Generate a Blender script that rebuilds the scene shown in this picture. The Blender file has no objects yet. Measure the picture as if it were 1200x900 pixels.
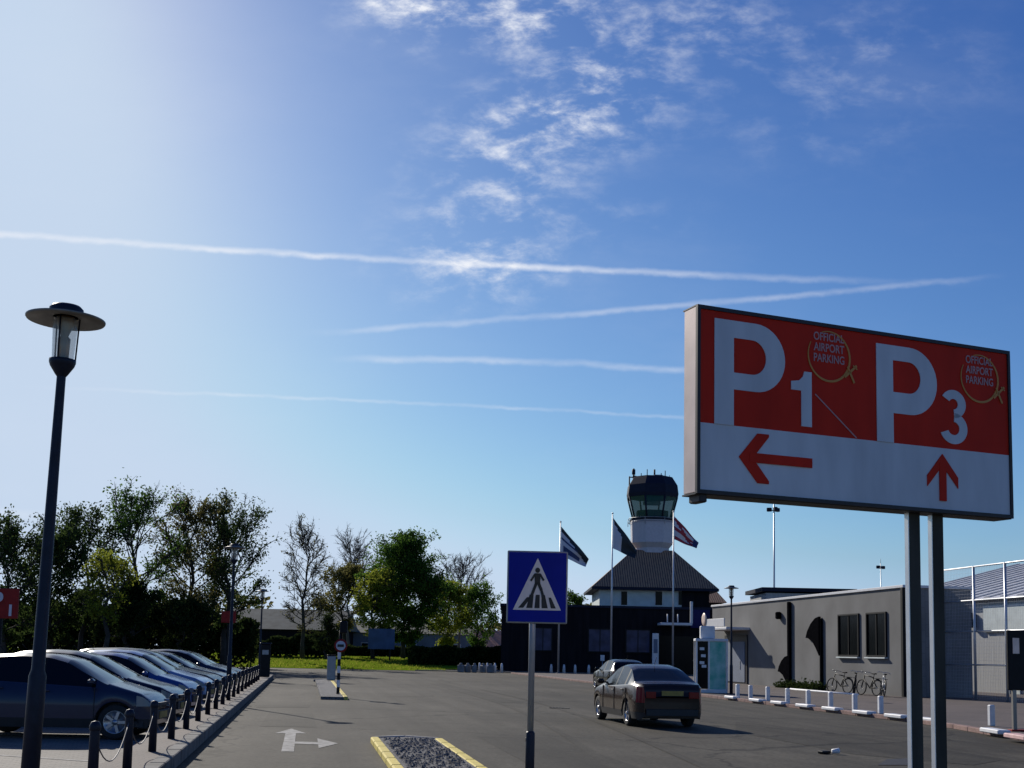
import bpy, math, random
from mathutils import Vector, Matrix, Euler
R_ = math.radians
sc = bpy.context.scene
COL = sc.collection
rnd = random.Random(7)

# ------------------------------------------------------------------ camera
F = 1400.0; W, H = 1200, 900
PITCH, ROLL, EYE = R_(6.0), 0.0205, 1.65
OY = 618.0
cam = bpy.data.cameras.new('camera'); camo = bpy.data.objects.new('camera', cam); COL.objects.link(camo)
CM = Matrix.Rotation(math.pi/2 + PITCH, 3, 'X') @ Matrix.Rotation(ROLL, 3, 'Z')
camo.matrix_world = Matrix.Translation((0, 0, EYE)) @ CM.to_4x4()
cam.sensor_width = 36; cam.lens = F/W*36
cam.shift_y = (OY - H/2)/W
cam.clip_start = .1; cam.clip_end = 6000
sc.camera = camo

def ray(px, py):
    return CM @ Vector(((px-W/2)/F, (OY-py)/F, -1.0))
def at(px, py, Y):
    d = ray(px, py); k = Y/d.y
    return Vector((d.x*k, Y, EYE + d.z*k))
def ground(px, py, z=0.0):
    d = ray(px, py); k = (z-EYE)/d.z
    return Vector((d.x*k, d.y*k, z))
SL = 0.17                      # the street runs 9.65 degrees left of the view
YAW = math.atan(SL)
def P(c, Y, z=0.0): return Vector((c - SL*Y, Y, z))

# ------------------------------------------------------------------ materials
def new_mat(name):
    m = bpy.data.materials.new(name); m.use_nodes = True
    nt = m.node_tree; b = nt.nodes['Principled BSDF']
    return m, nt, b
def N(nt, t, **kw):
    n = nt.nodes.new(t)
    for k, v in kw.items(): setattr(n, k, v)
    return n
def mat(name, col, rough=.6, metal=0, var=.15, scale=6, bump=0, coat=0, col2=None, spec=None, stretch=None, detail=6, bscale=None):
    m, nt, b = new_mat(name)
    b.inputs['Roughness'].default_value = rough
    b.inputs['Metallic'].default_value = metal
    if coat:
        b.inputs['Coat Weight'].default_value = coat; b.inputs['Coat Roughness'].default_value = .04
    if spec is not None: b.inputs['Specular IOR Level'].default_value = spec
    tc = N(nt, 'ShaderNodeTexCoord'); mp = N(nt, 'ShaderNodeMapping')
    nt.links.new(tc.outputs['Object'], mp.inputs['Vector'])
    if stretch: mp.inputs['Scale'].default_value = stretch
    no = N(nt, 'ShaderNodeTexNoise'); no.inputs['Scale'].default_value = scale; no.inputs['Detail'].default_value = detail
    nt.links.new(mp.outputs[0], no.inputs['Vector'])
    rp = N(nt, 'ShaderNodeValToRGB')
    c2 = col2 or tuple(min(1, c*(1+var)) for c in col)
    c1 = tuple(c*(1-var) for c in col) if not col2 else col
    rp.color_ramp.elements[0].position = .3; rp.color_ramp.elements[1].position = .7
    rp.color_ramp.elements[0].color = (*c1, 1); rp.color_ramp.elements[1].color = (*c2, 1)
    nt.links.new(no.outputs['Fac'], rp.inputs['Fac']); nt.links.new(rp.outputs[0], b.inputs['Base Color'])
    if bump:
        n2 = N(nt, 'ShaderNodeTexNoise'); n2.inputs['Scale'].default_value = bscale or scale*6; n2.inputs['Detail'].default_value = 4
        nt.links.new(tc.outputs['Object'], n2.inputs['Vector'])
        bp = N(nt, 'ShaderNodeBump'); bp.inputs['Strength'].default_value = bump; bp.inputs['Distance'].default_value = .02
        nt.links.new(n2.outputs['Fac'], bp.inputs['Height']); nt.links.new(bp.outputs[0], b.inputs['Normal'])
    return m

def leaf_mat(name, col, col2, trans=.45):
    m, nt, b = new_mat(name)
    nt.nodes.remove(b)
    tc = N(nt, 'ShaderNodeTexCoord'); no = N(nt, 'ShaderNodeTexNoise'); no.inputs['Scale'].default_value = .9; no.inputs['Detail'].default_value = 5
    nt.links.new(tc.outputs['Object'], no.inputs['Vector'])
    rp = N(nt, 'ShaderNodeValToRGB'); rp.color_ramp.elements[0].position = .35; rp.color_ramp.elements[1].position = .65
    rp.color_ramp.elements[0].color = (*col, 1); rp.color_ramp.elements[1].color = (*col2, 1)
    nt.links.new(no.outputs['Fac'], rp.inputs['Fac'])
    d = N(nt, 'ShaderNodeBsdfDiffuse'); t = N(nt, 'ShaderNodeBsdfTranslucent'); mx = N(nt, 'ShaderNodeMixShader')
    mx.inputs[0].default_value = trans
    nt.links.new(rp.outputs[0], d.inputs['Color']); nt.links.new(rp.outputs[0], t.inputs['Color'])
    nt.links.new(d.outputs[0], mx.inputs[1]); nt.links.new(t.outputs[0], mx.inputs[2])
    nt.links.new(mx.outputs[0], nt.nodes['Material Output'].inputs['Surface'])
    return m

def asphalt_mat(name, base, tint=(1.08, .97, .74)):
    m, nt, b = new_mat(name)
    L = nt.links.new
    geo = N(nt, 'ShaderNodeNewGeometry'); mp = N(nt, 'ShaderNodeMapping'); mp.vector_type = 'POINT'
    mp.inputs['Rotation'].default_value = (0, 0, -YAW)
    L(geo.outputs['Position'], mp.inputs['Vector'])
    def noise(scale, stretch=None, detail=5):
        n = N(nt, 'ShaderNodeTexNoise'); n.inputs['Scale'].default_value = scale; n.inputs['Detail'].default_value = detail
        if stretch:
            q = N(nt, 'ShaderNodeMapping'); q.inputs['Scale'].default_value = stretch
            L(mp.outputs[0], q.inputs['Vector']); L(q.outputs[0], n.inputs['Vector'])
        else: L(mp.outputs[0], n.inputs['Vector'])
        return n.outputs['Fac']
    def mr(v, a, b_, c, d):
        r = N(nt, 'ShaderNodeMapRange'); r.inputs[1].default_value = a; r.inputs[2].default_value = b_
        r.inputs[3].default_value = c; r.inputs[4].default_value = d; L(v, r.inputs[0]); return r.outputs[0]
    def mul(a, c):
        x = N(nt, 'ShaderNodeMath', operation='MULTIPLY'); L(a, x.inputs[0]); L(c, x.inputs[1]); return x.outputs[0]
    v = mr(noise(.16), .3, .7, .62, 1.32)
    v = mul(v, mr(noise(.8, (2.2, .10, 1)), .3, .7, .72, 1.22))
    v = mul(v, mr(noise(2.2, (1, .5, 1), 8), .25, .75, .82, 1.18))
    v = mul(v, mr(noise(13, None, 4), .3, .7, .66, 1.36))
    v = mul(v, mr(noise(2.6, None, 7), .62, .68, 1.0, .66))
    # thin tarred cracks
    vo = N(nt, 'ShaderNodeTexVoronoi', feature='DISTANCE_TO_EDGE'); vo.inputs['Scale'].default_value = .11
    nn = N(nt, 'ShaderNodeTexNoise'); nn.inputs['Scale'].default_value = 1.1; nn.inputs['Detail'].default_value = 6
    L(mp.outputs[0], nn.inputs['Vector'])
    ad = N(nt, 'ShaderNodeVectorMath', operation='MULTIPLY_ADD'); ad.inputs[1].default_value = (1.6, 1.6, 0)
    L(nn.outputs['Color'], ad.inputs[0]); L(mp.outputs[0], ad.inputs[2]); L(ad.outputs[0], vo.inputs['Vector'])
    v = mul(v, mr(vo.outputs['Distance'], .003, .008, .38, 1.0))
    cb = N(nt, 'ShaderNodeCombineColor')
    for i in range(3):
        x = N(nt, 'ShaderNodeMath', operation='MULTIPLY'); x.inputs[1].default_value = base*tint[i]; L(v, x.inputs[0]); L(x.outputs[0], cb.inputs[i])
    L(cb.outputs[0], b.inputs['Base Color'])
    b.inputs['Roughness'].default_value = .82; b.inputs['Specular IOR Level'].default_value = .16
    bp = N(nt, 'ShaderNodeBump'); bp.inputs['Strength'].default_value = .5; bp.inputs['Distance'].default_value = .008
    L(noise(55, None, 3), bp.inputs['Height']); L(bp.outputs[0], b.inputs['Normal'])
    return m

def brick_mat(name, c1, c2, mortar, scale, rough=.85, rot=(0, 0, 0), bw=.5, rh=.25, msize=.02, bump=.4):
    m, nt, b = new_mat(name); L = nt.links.new
    tc = N(nt, 'ShaderNodeTexCoord'); mp = N(nt, 'ShaderNodeMapping'); mp.inputs['Rotation'].default_value = rot
    L(tc.outputs['Object'], mp.inputs['Vector'])
    br = N(nt, 'ShaderNodeTexBrick'); br.inputs['Scale'].default_value = scale
    br.inputs['Color1'].default_value = (*c1, 1); br.inputs['Color2'].default_value = (*c2, 1); br.inputs['Mortar'].default_value = (*mortar, 1)
    br.inputs['Mortar Size'].default_value = msize; br.inputs['Brick Width'].default_value = bw; br.inputs['Row Height'].default_value = rh
    L(mp.outputs[0], br.inputs['Vector'])
    no = N(nt, 'ShaderNodeTexNoise'); no.inputs['Scale'].default_value = .5; no.inputs['Detail'].default_value = 8; L(tc.outputs['Object'], no.inputs['Vector'])
    mr = N(nt, 'ShaderNodeMapRange'); mr.inputs[1].default_value = .25; mr.inputs[2].default_value = .75; mr.inputs[3].default_value = .7; mr.inputs[4].default_value = 1.25
    L(no.outputs['Fac'], mr.inputs[0])
    vm = N(nt, 'ShaderNodeVectorMath', operation='SCALE'); L(br.outputs['Color'], vm.inputs[0]); L(mr.outputs[0], vm.inputs['Scale'])
    L(vm.outputs[0], b.inputs['Base Color']); b.inputs['Roughness'].default_value = rough
    bp = N(nt, 'ShaderNodeBump'); bp.inputs['Strength'].default_value = bump; bp.inputs['Distance'].default_value = .01
    L(br.outputs['Fac'], bp.inputs['Height']); bp.invert = True; L(bp.outputs[0], b.inputs['Normal'])
    return m

def glass_mat(name, tint=(.02, .03, .035), rough=.03, alpha=1.0):
    m, nt, b = new_mat(name)
    b.inputs['Base Color'].default_value = (*tint, 1); b.inputs['Roughness'].default_value = rough
    b.inputs['Specular IOR Level'].default_value = .5; b.inputs['IOR'].default_value = 1.45
    b.inputs['Alpha'].default_value = alpha
    no = N(nt, 'ShaderNodeTexNoise'); no.inputs['Scale'].default_value = 1.5
    bp = N(nt, 'ShaderNodeBump'); bp.inputs['Strength'].default_value = .02; nt.links.new(no.outputs['Fac'], bp.inputs['Height'])
    nt.links.new(bp.outputs[0], b.inputs['Normal'])
    return m

M = {}
M['asphalt'] = asphalt_mat('asphalt', .055)
M['patch'] = asphalt_mat('patch_and_shade', .037)  # for relaid patches and for painted road shadows
M['black_patch'] = mat('flat_black', (.012, .012, .014), .7, bump=.4)
M['paver'] = brick_mat('grey_pavers', (.20, .178, .148), (.14, .128, .108), (.06, .056, .05), 2.4)
M['paver_red'] = brick_mat('brown_pavers', (.12, .088, .075), (.09, .07, .062), (.055, .048, .044), 2.4)
M['kerb'] = mat('kerb_concrete', (.24, .235, .225), .85, var=.3, scale=3, bump=.4)
M['yellow'] = mat('yellow_kerb_paint', (.55, .44, .10), .8, col2=(.78, .63, .13), scale=6, bump=.4, detail=10)
M['white_paint'] = mat('white_road_paint', (.12, .115, .10), .85, col2=(.42, .41, .38), scale=7, bump=.3, detail=10)
M['white'] = mat('white_paint', (.72, .72, .72), .5, var=.08)
M['gravel'] = mat('gravel', (.05, .05, .05), .9, col2=(.24, .235, .23), scale=24, bump=.9, detail=2)
M['grass'] = mat('grass', (.10, .165, .010), .95, spec=0, col2=(.19, .26, .018), scale=.6, bump=.6)
M['earth'] = mat('earth', (.07, .085, .04), .95, col2=(.10, .12, .05), scale=.05)
M['steel'] = mat('galvanised_steel', (.45, .46, .47), .42, .85, var=.15, scale=8)
M['grey_steel'] = mat('grey_painted_steel', (.30, .31, .32), .45, .3, var=.12)
M['pole_light'] = mat('aluminium_pole', (.5, .52, .55), .4, .5, var=.08)
M['navy'] = mat('dark_navy_paint', (.010, .014, .028), .5, 0, var=.25, scale=14, spec=.3)
M['black'] = mat('black_paint', (.009, .009, .010), .55, var=.3, spec=.2)
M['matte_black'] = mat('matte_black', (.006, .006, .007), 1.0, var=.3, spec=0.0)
M['chain'] = mat('dull_chain', (.09, .09, .10), .6, 0, var=.4, scale=40)
M['kerb_dark'] = mat('shaded_kerb', (.13, .125, .115), .9, var=.35, scale=3, bump=.4)  # shade of the kerb face put into a darker base colour
M['kerb_red'] = mat('reddish_kerb', (.24, .15, .13), .9, var=.3, scale=3, bump=.4)
M['mesh'] = mat('mesh_wire', (.5, .52, .55), .7)
M['pane_dim'] = mat('dim_pane', (.05, .05, .10), .3, var=.5, scale=1, spec=.2)
M['dark_blue_sign'] = mat('dark_blue_sign', (.02, .018, .09), .6, spec=.1)
M['lit_edge'] = mat('lit_edge_paint', (.9, .88, .84), .35, .35, var=.06, scale=8)  # pale colour for the sunlit edge of the sign posts
M['pinkish'] = mat('faded_pink_paint', (.62, .40, .38), .7, var=.2, scale=6)
M['rubber'] = mat('rubber', (.018, .018, .018), .85, var=.2)
M['plastic'] = mat('black_plastic', (.02, .02, .022), .6, var=.2)
M['rim'] = mat('wheel_alloy', (.42, .42, .44), .3, .8, var=.1)
M['glass'] = glass_mat('car_glass', (.005, .006, .008), .05); M['glass'].node_tree.nodes['Principled BSDF'].inputs['Specular IOR Level'].default_value = .3
M['win_glass'] = glass_mat('window_glass', (.005, .006, .007), .12)
M['win_glass'].node_tree.nodes['Principled BSDF'].inputs['Specular IOR Level'].default_value = .1
M['cab_glass'] = glass_mat('cab_glass', (.03, .12, .11), .04, .7)
M['head'] = glass_mat('headlight_lens', (.16, .17, .19), .12)
M['tail'] = glass_mat('tail_lens', (.22, .008, .008), .12)
M['plate_y'] = mat('plate_yellow', (.34, .24, .05), .6, var=.15)
M['sign_red'] = mat('sign_red', (.62, .026, .010), .6, var=.14, scale=3, spec=.15, stretch=(1, 1, .3), detail=9)
M['sign_white'] = mat('sign_white', (.66, .66, .67), .6, var=.13, scale=3.5, spec=.15, stretch=(1, 1, .25), detail=9)
M['sign_frame'] = mat('sign_frame', (.78, .60, .50), .45, .2, var=.12, scale=4)
M['sign_dark'] = mat('sign_edge', (.03, .024, .024), .5, .2, var=.2)
M['post'] = mat('sign_post', (.26, .24, .21), .42, .35, var=.3, scale=5, stretch=(1, 1, .2))
M['dark_post'] = mat('weathered_post', (.070, .062, .048), .7, 0, var=.35, scale=5, stretch=(1, 1, .2), spec=.15)
M['sign_blue'] = mat('sign_blue', (.004, .014, .28), .55, var=.08, spec=.15)
M['sign_black'] = mat('sign_black', (.012, .012, .012), .5)
M['logo_yellow'] = mat('logo_yellow', (.60, .24, .03), .45, var=.05)
M['logo_text'] = mat('logo_text', (.52, .27, .26), .45, var=.05)
M['red'] = mat('red_paint', (.26, .018, .015), .6, var=.15, spec=.2)
M['bark'] = mat('bark', (.045, .038, .03), .95, var=.35, scale=3, bump=.6)
M['twig'] = mat('twig_bark', (.11, .10, .095), .95, var=.25, scale=2)
M['leaf_dark'] = leaf_mat('leaf_dark', (.030, .052, .016), (.075, .11, .028), .5)
M['leaf_green'] = leaf_mat('leaf_green', (.045, .095, .016), (.10, .18, .03), .55)
M['leaf_yellow'] = leaf_mat('leaf_yellow', (.14, .18, .02), (.26, .28, .04), .6)
M['leaf_brown'] = leaf_mat('leaf_brown', (.08, .082, .028), (.17, .155, .055), .55)
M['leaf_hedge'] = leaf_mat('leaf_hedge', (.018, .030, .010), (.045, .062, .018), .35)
M['wall_grey'] = brick_mat('grey_block_wall', (.205, .205, .20), (.185, .185, .18), (.15, .15, .147), 1.0, rot=(math.pi/2, 0, math.pi/2), bw=.5, rh=.25, msize=.012, bump=.25)
M['wall_dark'] = mat('black_stained_boards', (.013, .012, .015), .85, var=.3, scale=3, stretch=(1, 1, .1), spec=.08)
M['wall_pale'] = mat('pale_render', (.58, .64, .62), .8, var=.1, scale=2)
M['wall_brick'] = brick_mat('far_brick', (.16, .07, .05), (.12, .055, .045), (.1, .09, .08), 2)
M['roof_tile'] = None
M['fascia'] = mat('white_fascia', (.68, .68, .68), .5, var=.06)
M['drum'] = mat('tower_panels', (.52, .50, .53), .5, var=.08)
M['tower_roof'] = mat('tower_roof', (.014, .018, .036), .65, 0, var=.2, spec=.15)
M['zinc'] = mat('corrugated_zinc', (.62, .62, .64), .5, 0, var=.15)
M['shed_wall'] = mat('shed_cladding', (.36, .37, .37), .6, var=.15, scale=2, stretch=(4, 4, .2))
M['roof_grey'] = mat('bitumen_roof', (.16, .16, .12), .9, var=.3, scale=1)
M['kiosk_green'] = mat('kiosk_green', (.05, .42, .30), .5, col2=(.48, .72, .64), scale=2.2, spec=.2)
M['blue_cont'] = mat('blue_panels', (.05, .09, .20), .6, var=.3, scale=1)
M['grey_cont'] = mat('bluegrey_panels', (.14, .17, .23), .7, var=.15, scale=1)
M['flag_white'] = mat('flag_white', (.55, .56, .62), .8, var=.05)
M['flag_blue'] = mat('flag_blue', (.03, .05, .14), .8, var=.05)
M['flag_dark'] = mat('flag_dark', (.02, .03, .04), .8, var=.05)
M['flag_red'] = mat('flag_red', (.30, .03, .05), .8, var=.05)
M['lamp_glass'] = glass_mat('lamp_glass', (.45, .5, .48), .12, .4)
M['bulb'] = mat('lamp_reflector', (.40, .26, .12), .35, .3)
M['lamp_shade'] = mat('lamp_shade', (.20, .19, .17), .5, .4, var=.25)
M['pink'] = mat('orange_tiles', (.45, .20, .13), .8, var=.2, scale=2)

def tile_mat():
    m, nt, b = new_mat('clay_tiles'); L = nt.links.new
    tc = N(nt, 'ShaderNodeTexCoord'); wv = N(nt, 'ShaderNodeTexWave', wave_type='BANDS', bands_direction='X'); wv.inputs['Scale'].default_value = 1.4; wv.inputs['Distortion'].default_value = 1.6; wv.inputs['Detail'].default_value = 3
    L(tc.outputs['Object'], wv.inputs['Vector'])
    no = N(nt, 'ShaderNodeTexNoise'); no.inputs['Scale'].default_value = 2.5; no.inputs['Detail'].default_value = 6; L(tc.outputs['Object'], no.inputs['Vector'])
    rp = N(nt, 'ShaderNodeValToRGB'); rp.color_ramp.elements[0].color = (.11, .062, .036, 1); rp.color_ramp.elements[1].color = (.44, .25, .14, 1)
    mx = N(nt, 'ShaderNodeMath', operation='MULTIPLY'); L(wv.outputs['Fac'], mx.inputs[0]); L(no.outputs['Fac'], mx.inputs[1])
    mx2 = N(nt, 'ShaderNodeMath', operation='MULTIPLY'); mx2.inputs[1].default_value = 2.3; L(mx.outputs[0], mx2.inputs[0])
    L(mx2.outputs[0], rp.inputs['Fac']); L(rp.outputs[0], b.inputs['Base Color']); b.inputs['Roughness'].default_value = .8
    return m
M['roof_tile'] = tile_mat()

def paint(name, col, met=0.0):
    key = 'paint_'+name
    if key not in M:
        M[key] = mat('car_paint_'+name, col, .24, met, var=.06, scale=3, coat=.35 if name not in ('dark_brown', 'black') else .12, spec=.3)
    return M[key]

# ------------------------------------------------------------------ mesh building
class MB:
    def __init__(s): s.v = []; s.f = []; s.m = []; s.sm = []
    def add(s, vs, fs, mi=0, smooth=False, tf=None):
        o = len(s.v)
        if tf is not None: vs = [tf @ Vector(v) for v in vs]
        s.v += [tuple(v) for v in vs]
        s.f += [tuple(i+o for i in f) for f in fs]; s.m += [mi]*len(fs); s.sm += [smooth]*len(fs)
        return s
    def box(s, c, d, rz=0, mi=0, bev=0, rot=None, tf=None):
        x, y, z = [k/2 for k in d]
        Rm = (Euler(rot).to_matrix() if rot else Matrix.Rotation(rz, 3, 'Z'))
        c = Vector(c)
        if bev <= 0:
            vs = [Vector((sx*x, sy*y, sz*z)) for sz in (-1, 1) for sx, sy in ((-1, -1), (1, -1), (1, 1), (-1, 1))]
            fs = [(3, 2, 1, 0), (4, 5, 6, 7), (0, 1, 5, 4), (1, 2, 6, 5), (2, 3, 7, 6), (3, 0, 4, 7)]
        else:
            b = min(bev, x*.9, y*.9, z*.9)
            ring = lambda X, Y, Z: [Vector(p) for p in ((-X+b, -Y, Z), (X-b, -Y, Z), (X, -Y+b, Z), (X, Y-b, Z), (X-b, Y, Z), (-X+b, Y, Z), (-X, Y-b, Z), (-X, -Y+b, Z))]
            vs = ring(x-b, y-b, -z) + ring(x, y, -z+b) + ring(x, y, z-b) + ring(x-b, y-b, z)
            fs = [tuple(range(7, -1, -1)), tuple(range(24, 32))]
            for r in range(3):
                for i in range(8):
                    j = (i+1) % 8; fs.append((r*8+i, r*8+j, r*8+8+j, r*8+8+i))
        vs = [Rm @ v + c for v in vs]
        return s.add(vs, fs, mi, False, tf)
    def tube(s, pts, rad, n=8, mi=0, caps=True, smooth=True, tf=None):
        pts = [Vector(p) for p in pts]
        if not isinstance(rad, (list, tuple)): rad = [rad]*len(pts)
        vs = []; fs = []
        up = None
        for i, p in enumerate(pts):
            a = pts[max(0, i-1)]; b = pts[min(len(pts)-1, i+1)]
            t = (b-a).normalized() if (b-a).length > 1e-9 else Vector((0, 0, 1))
            if up is None:
                up = Vector((1, 0, 0)) if abs(t.x) < .8 else Vector((0, 1, 0))
            u = (up - t*up.dot(t)).normalized(); w = t.cross(u); up = u
            for k in range(n):
                an = 2*math.pi*k/n
                vs.append(p + (u*math.cos(an) + w*math.sin(an))*rad[i])
        for i in range(len(pts)-1):
            for k in range(n):
                j = (k+1) % n
                fs.append((i*n+k, i*n+j, (i+1)*n+j, (i+1)*n+k))
        s.add(vs, fs, mi, smooth, tf)
        if caps:
            o = len(s.v) - len(vs)
            s.f += [tuple(o+k for k in range(n-1, -1, -1)), tuple(o+(len(pts)-1)*n+k for k in range(n))]
            s.m += [mi, mi]; s.sm += [False, False]
        return s
    def lathe(s, prof, n=24, mi=0, tf=None, smooth=True, c=(0, 0, 0)):
        vs = []; fs = []
        for r, z in prof:
            for k in range(n):
                a = 2*math.pi*k/n; vs.append((c[0]+r*math.cos(a), c[1]+r*math.sin(a), c[2]+z))
        for i in range(len(prof)-1):
            for k in range(n):
                j = (k+1) % n; fs.append((i*n+k, i*n+j, (i+1)*n+j, (i+1)*n+k))
        s.add(vs, fs, mi, smooth, tf)
        return s
    def prism(s, poly, z0, z1, mi=0, tf=None):
        n = len(poly)
        vs = [(x, y, z0) for x, y in poly] + [(x, y, z1) for x, y in poly]
        fs = [tuple(range(n-1, -1, -1)), tuple(range(n, 2*n))] + [(i, (i+1) % n, n+(i+1) % n, n+i) for i in range(n)]
        return s.add(vs, fs, mi, False, tf)
    def build(s, name, m, parent=None, loc=None, rz=0):
        me = bpy.data.meshes.new(name); me.from_pydata(s.v, [], s.f); me.update()
        for mm in (m if isinstance(m, (list, tuple)) else [m]): me.materials.append(mm)
        if s.f:
            me.polygons.foreach_set('material_index', s.m); me.polygons.foreach_set('use_smooth', s.sm)
        o = bpy.data.objects.new(name, me); COL.objects.link(o)
        if parent is not None: o.parent = parent
        if loc is not None: o.location = loc
        if rz: o.rotation_euler.z = rz
        return o

def tag(o, label=None, cat=None, group=None, kind=None):
    if label: o['label'] = label
    if cat: o['category'] = cat
    if group: o['group'] = group
    if kind: o['kind'] = kind
    return o
def thing(name, label, cat, loc=(0, 0, 0), rz=0, group=None):
    o = bpy.data.objects.new(name, None); COL.objects.link(o); o.empty_display_size = .2
    o.location = loc; o.rotation_euler.z = rz
    return tag(o, label, cat, group)
def kids(o): return [c for c in list(bpy.data.objects) if c.parent == o]
def copy_tree(o, parent=None):
    c = o.copy(); COL.objects.link(c)
    if parent is not None: c.parent = parent
    for ch in kids(o): copy_tree(ch, c)
    return c
def struct(name, mb, m, label=None): return tag(mb.build(name, m), kind='structure')

def poly_sheet(pts, z, m, name, thick=0):
    mb = MB()
    if thick: 
        n = len(pts)
        vs = [(p[0], p[1], z-thick) for p in pts] + [(p[0], p[1], z) for p in pts]
        mb.add(vs, [tuple(range(n, 2*n))] + [(i, (i+1) % n, n+(i+1) % n, n+i) for i in range(n)])
    else: mb.add([(p[0], p[1], z) for p in pts], [tuple(range(len(pts)))])
    return struct(name, mb, m)

def text_mesh(txt, size, bold=0.0, extrude=.001):
    cu = bpy.data.curves.new('t', 'FONT'); cu.body = txt; cu.size = size; cu.offset = bold; cu.extrude = extrude; cu.resolution_u = 6
    o = bpy.data.objects.new('t', cu); COL.objects.link(o)
    bpy.context.view_layer.update()
    me = bpy.data.meshes.new_from_object(o.evaluated_get(bpy.context.evaluated_depsgraph_get()))
    vs = [v.co.copy() for v in me.vertices]; fs = [tuple(p.vertices) for p in me.polygons]
    bpy.data.objects.remove(o); bpy.data.curves.remove(cu); bpy.data.meshes.remove(me)
    return vs, fs

# ------------------------------------------------------------------ ground
poly_sheet([(-3000, -800), (3000, -800), (3000, 5000), (-3000, 5000)], -.02, M['earth'], 'ground')
poly_sheet([P(-60, -40), P(90, -40), P(90, 101), P(-60, 101)], 0, M['asphalt'], 'road')
poly_sheet([P(-2.46, 66), P(-2.46, -30), P(-60, -30), P(-60, 66)][::-1], .008, M['paver'], 'parking_lot')
mb = MB()
for i in range(96):                       # kerb stones along the parking lot
    y0 = -28+i*.98
    a, b = P(-1.90, y0), P(-2.05, y0)
    mb.box(P(-1.79, y0+.48, .10), (.2, .955, .205), YAW, bev=.012)
struct('kerb', mb, M['kerb_dark'])
poly_sheet([P(-1.89, -28), P(-1.89, 64), P(-2.45, 64), P(-2.45, -28)], .195, M['paver_red'], 'paved_strip', .195)
# raised pavement on the right
edge = [(16.62, 96), (16.62, 33), (16.3, 30), (15.55, 26), (14.9, 21), (14.5, 12), (14.4, -20)]
poly_sheet([P(c, y) for c, y in edge] + [P(90, -20), P(90, 96)], .10, M['paver_red'], 'pavement', .10)
mb = MB()
for (c0, y0), (c1, y1) in zip(edge, edge[1:]):
    a, b = P(c0, y0), P(c1, y1); n = max(1, int((b-a).length/1.0)); an = math.atan2(-(b-a).x, (b-a).y)
    for k in range(n):
        p = a.lerp(b, (k+.5)/n); mb.box((p.x-.05, p.y, .055), (.2, (b-a).length/n-.02, .12), an, bev=.012)
struct('kerb', mb, M['kerb_red'])
# white painted blocks + posts on the right kerb
blocks = [859.7, 889, 914.7, 944.7, 976, 1012.7, 1051, 1088]
wb = MB().box((0, 0, 0), (.3, 1.0, .1), 0, bev=.02)
proto = None
def row_c(u): return 16.5/(u+SL)
blab = ['white painted kerb block at the foot of the green kiosk', 'second white kerb block to the right of the kiosk', 'third white kerb block to the right of the kiosk', 'white painted kerb block below the rusty-looking pipe and shadow fan of the wall', 'white painted kerb block in front of the leftmost bicycle', 'white painted kerb block in front of the right-hand bicycles', 'white painted kerb block just left of the sign posts', 'white painted kerb block seen between the two sign posts', 'white kerb block beside the lone white bollard', 'pinkish painted kerb block at the right edge below the notice board']
blab[3] = 'white painted kerb block in front of the right-hand downpipe of the grey wall'
pos = [(P(16.5, row_c((x-600)/F)), YAW) for x in blocks] + [(ground(1166, 859, .08), YAW-.15), (ground(1196, 866, .08), YAW-.15)]
for i, (p, a) in enumerate(pos):
    if proto is None: o = proto = wb.build('kerb_block', M['white'])
    else: o = proto.copy(); COL.objects.link(o)
    o.location = (p.x, p.y, .125); o.rotation_euler.z = a
    if i == len(pos)-1:
        o.data = o.data.copy(); o.data.materials[0] = M['pinkish']
    tag(o, blab[i], 'kerb block', 'white painted kerb blocks along the right pavement')
posts = [866, 881, 901, 924, 948, 974, 1002, 1032]
plab = ['white post nearest the kiosk on the right kerb', 'white post second from the kiosk, below the canopy door', 'white post third from the kiosk, by the grey wall', 'white post below the left downpipe of the grey wall', 'white post between the two downpipes of the grey wall', 'white post in front of the leftmost bicycle', 'white post in front of the middle bicycles', 'white post nearest the tall sign posts on their left side', 'white bollard standing alone right of the tall sign posts']
proto = None
for i, x in enumerate(posts+[1162]):
    p = P(16.85, 16.85/((x-600)/F+SL), .1) if i < 8 else ground(1162, 851, .1)
    hgt = .62
    if proto is None:
        mb = MB(); mb.box((0, 0, .26), (.14, .14, .52), bev=.02)
        o = proto = mb.build('post', M['white'])
    else: o = proto.copy(); COL.objects.link(o)
    o.location = p; o.rotation_euler.z = YAW
    tag(o, plab[i], 'post', 'short white posts along the right pavement')
# rail linking some of the posts
a, b = P(16.95, 16.85/((924-600)/F+SL), .1), P(16.95, 16.85/((1002-600)/F+SL), .1)
mb = MB(); d = b-a; mb.tube([(0, 0, .50), (d.x, d.y, .50)], .03, 8)
tag(mb.build('rail', M['white'], loc=a), 'low white rail running along the tops of the short posts', 'rail')

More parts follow.
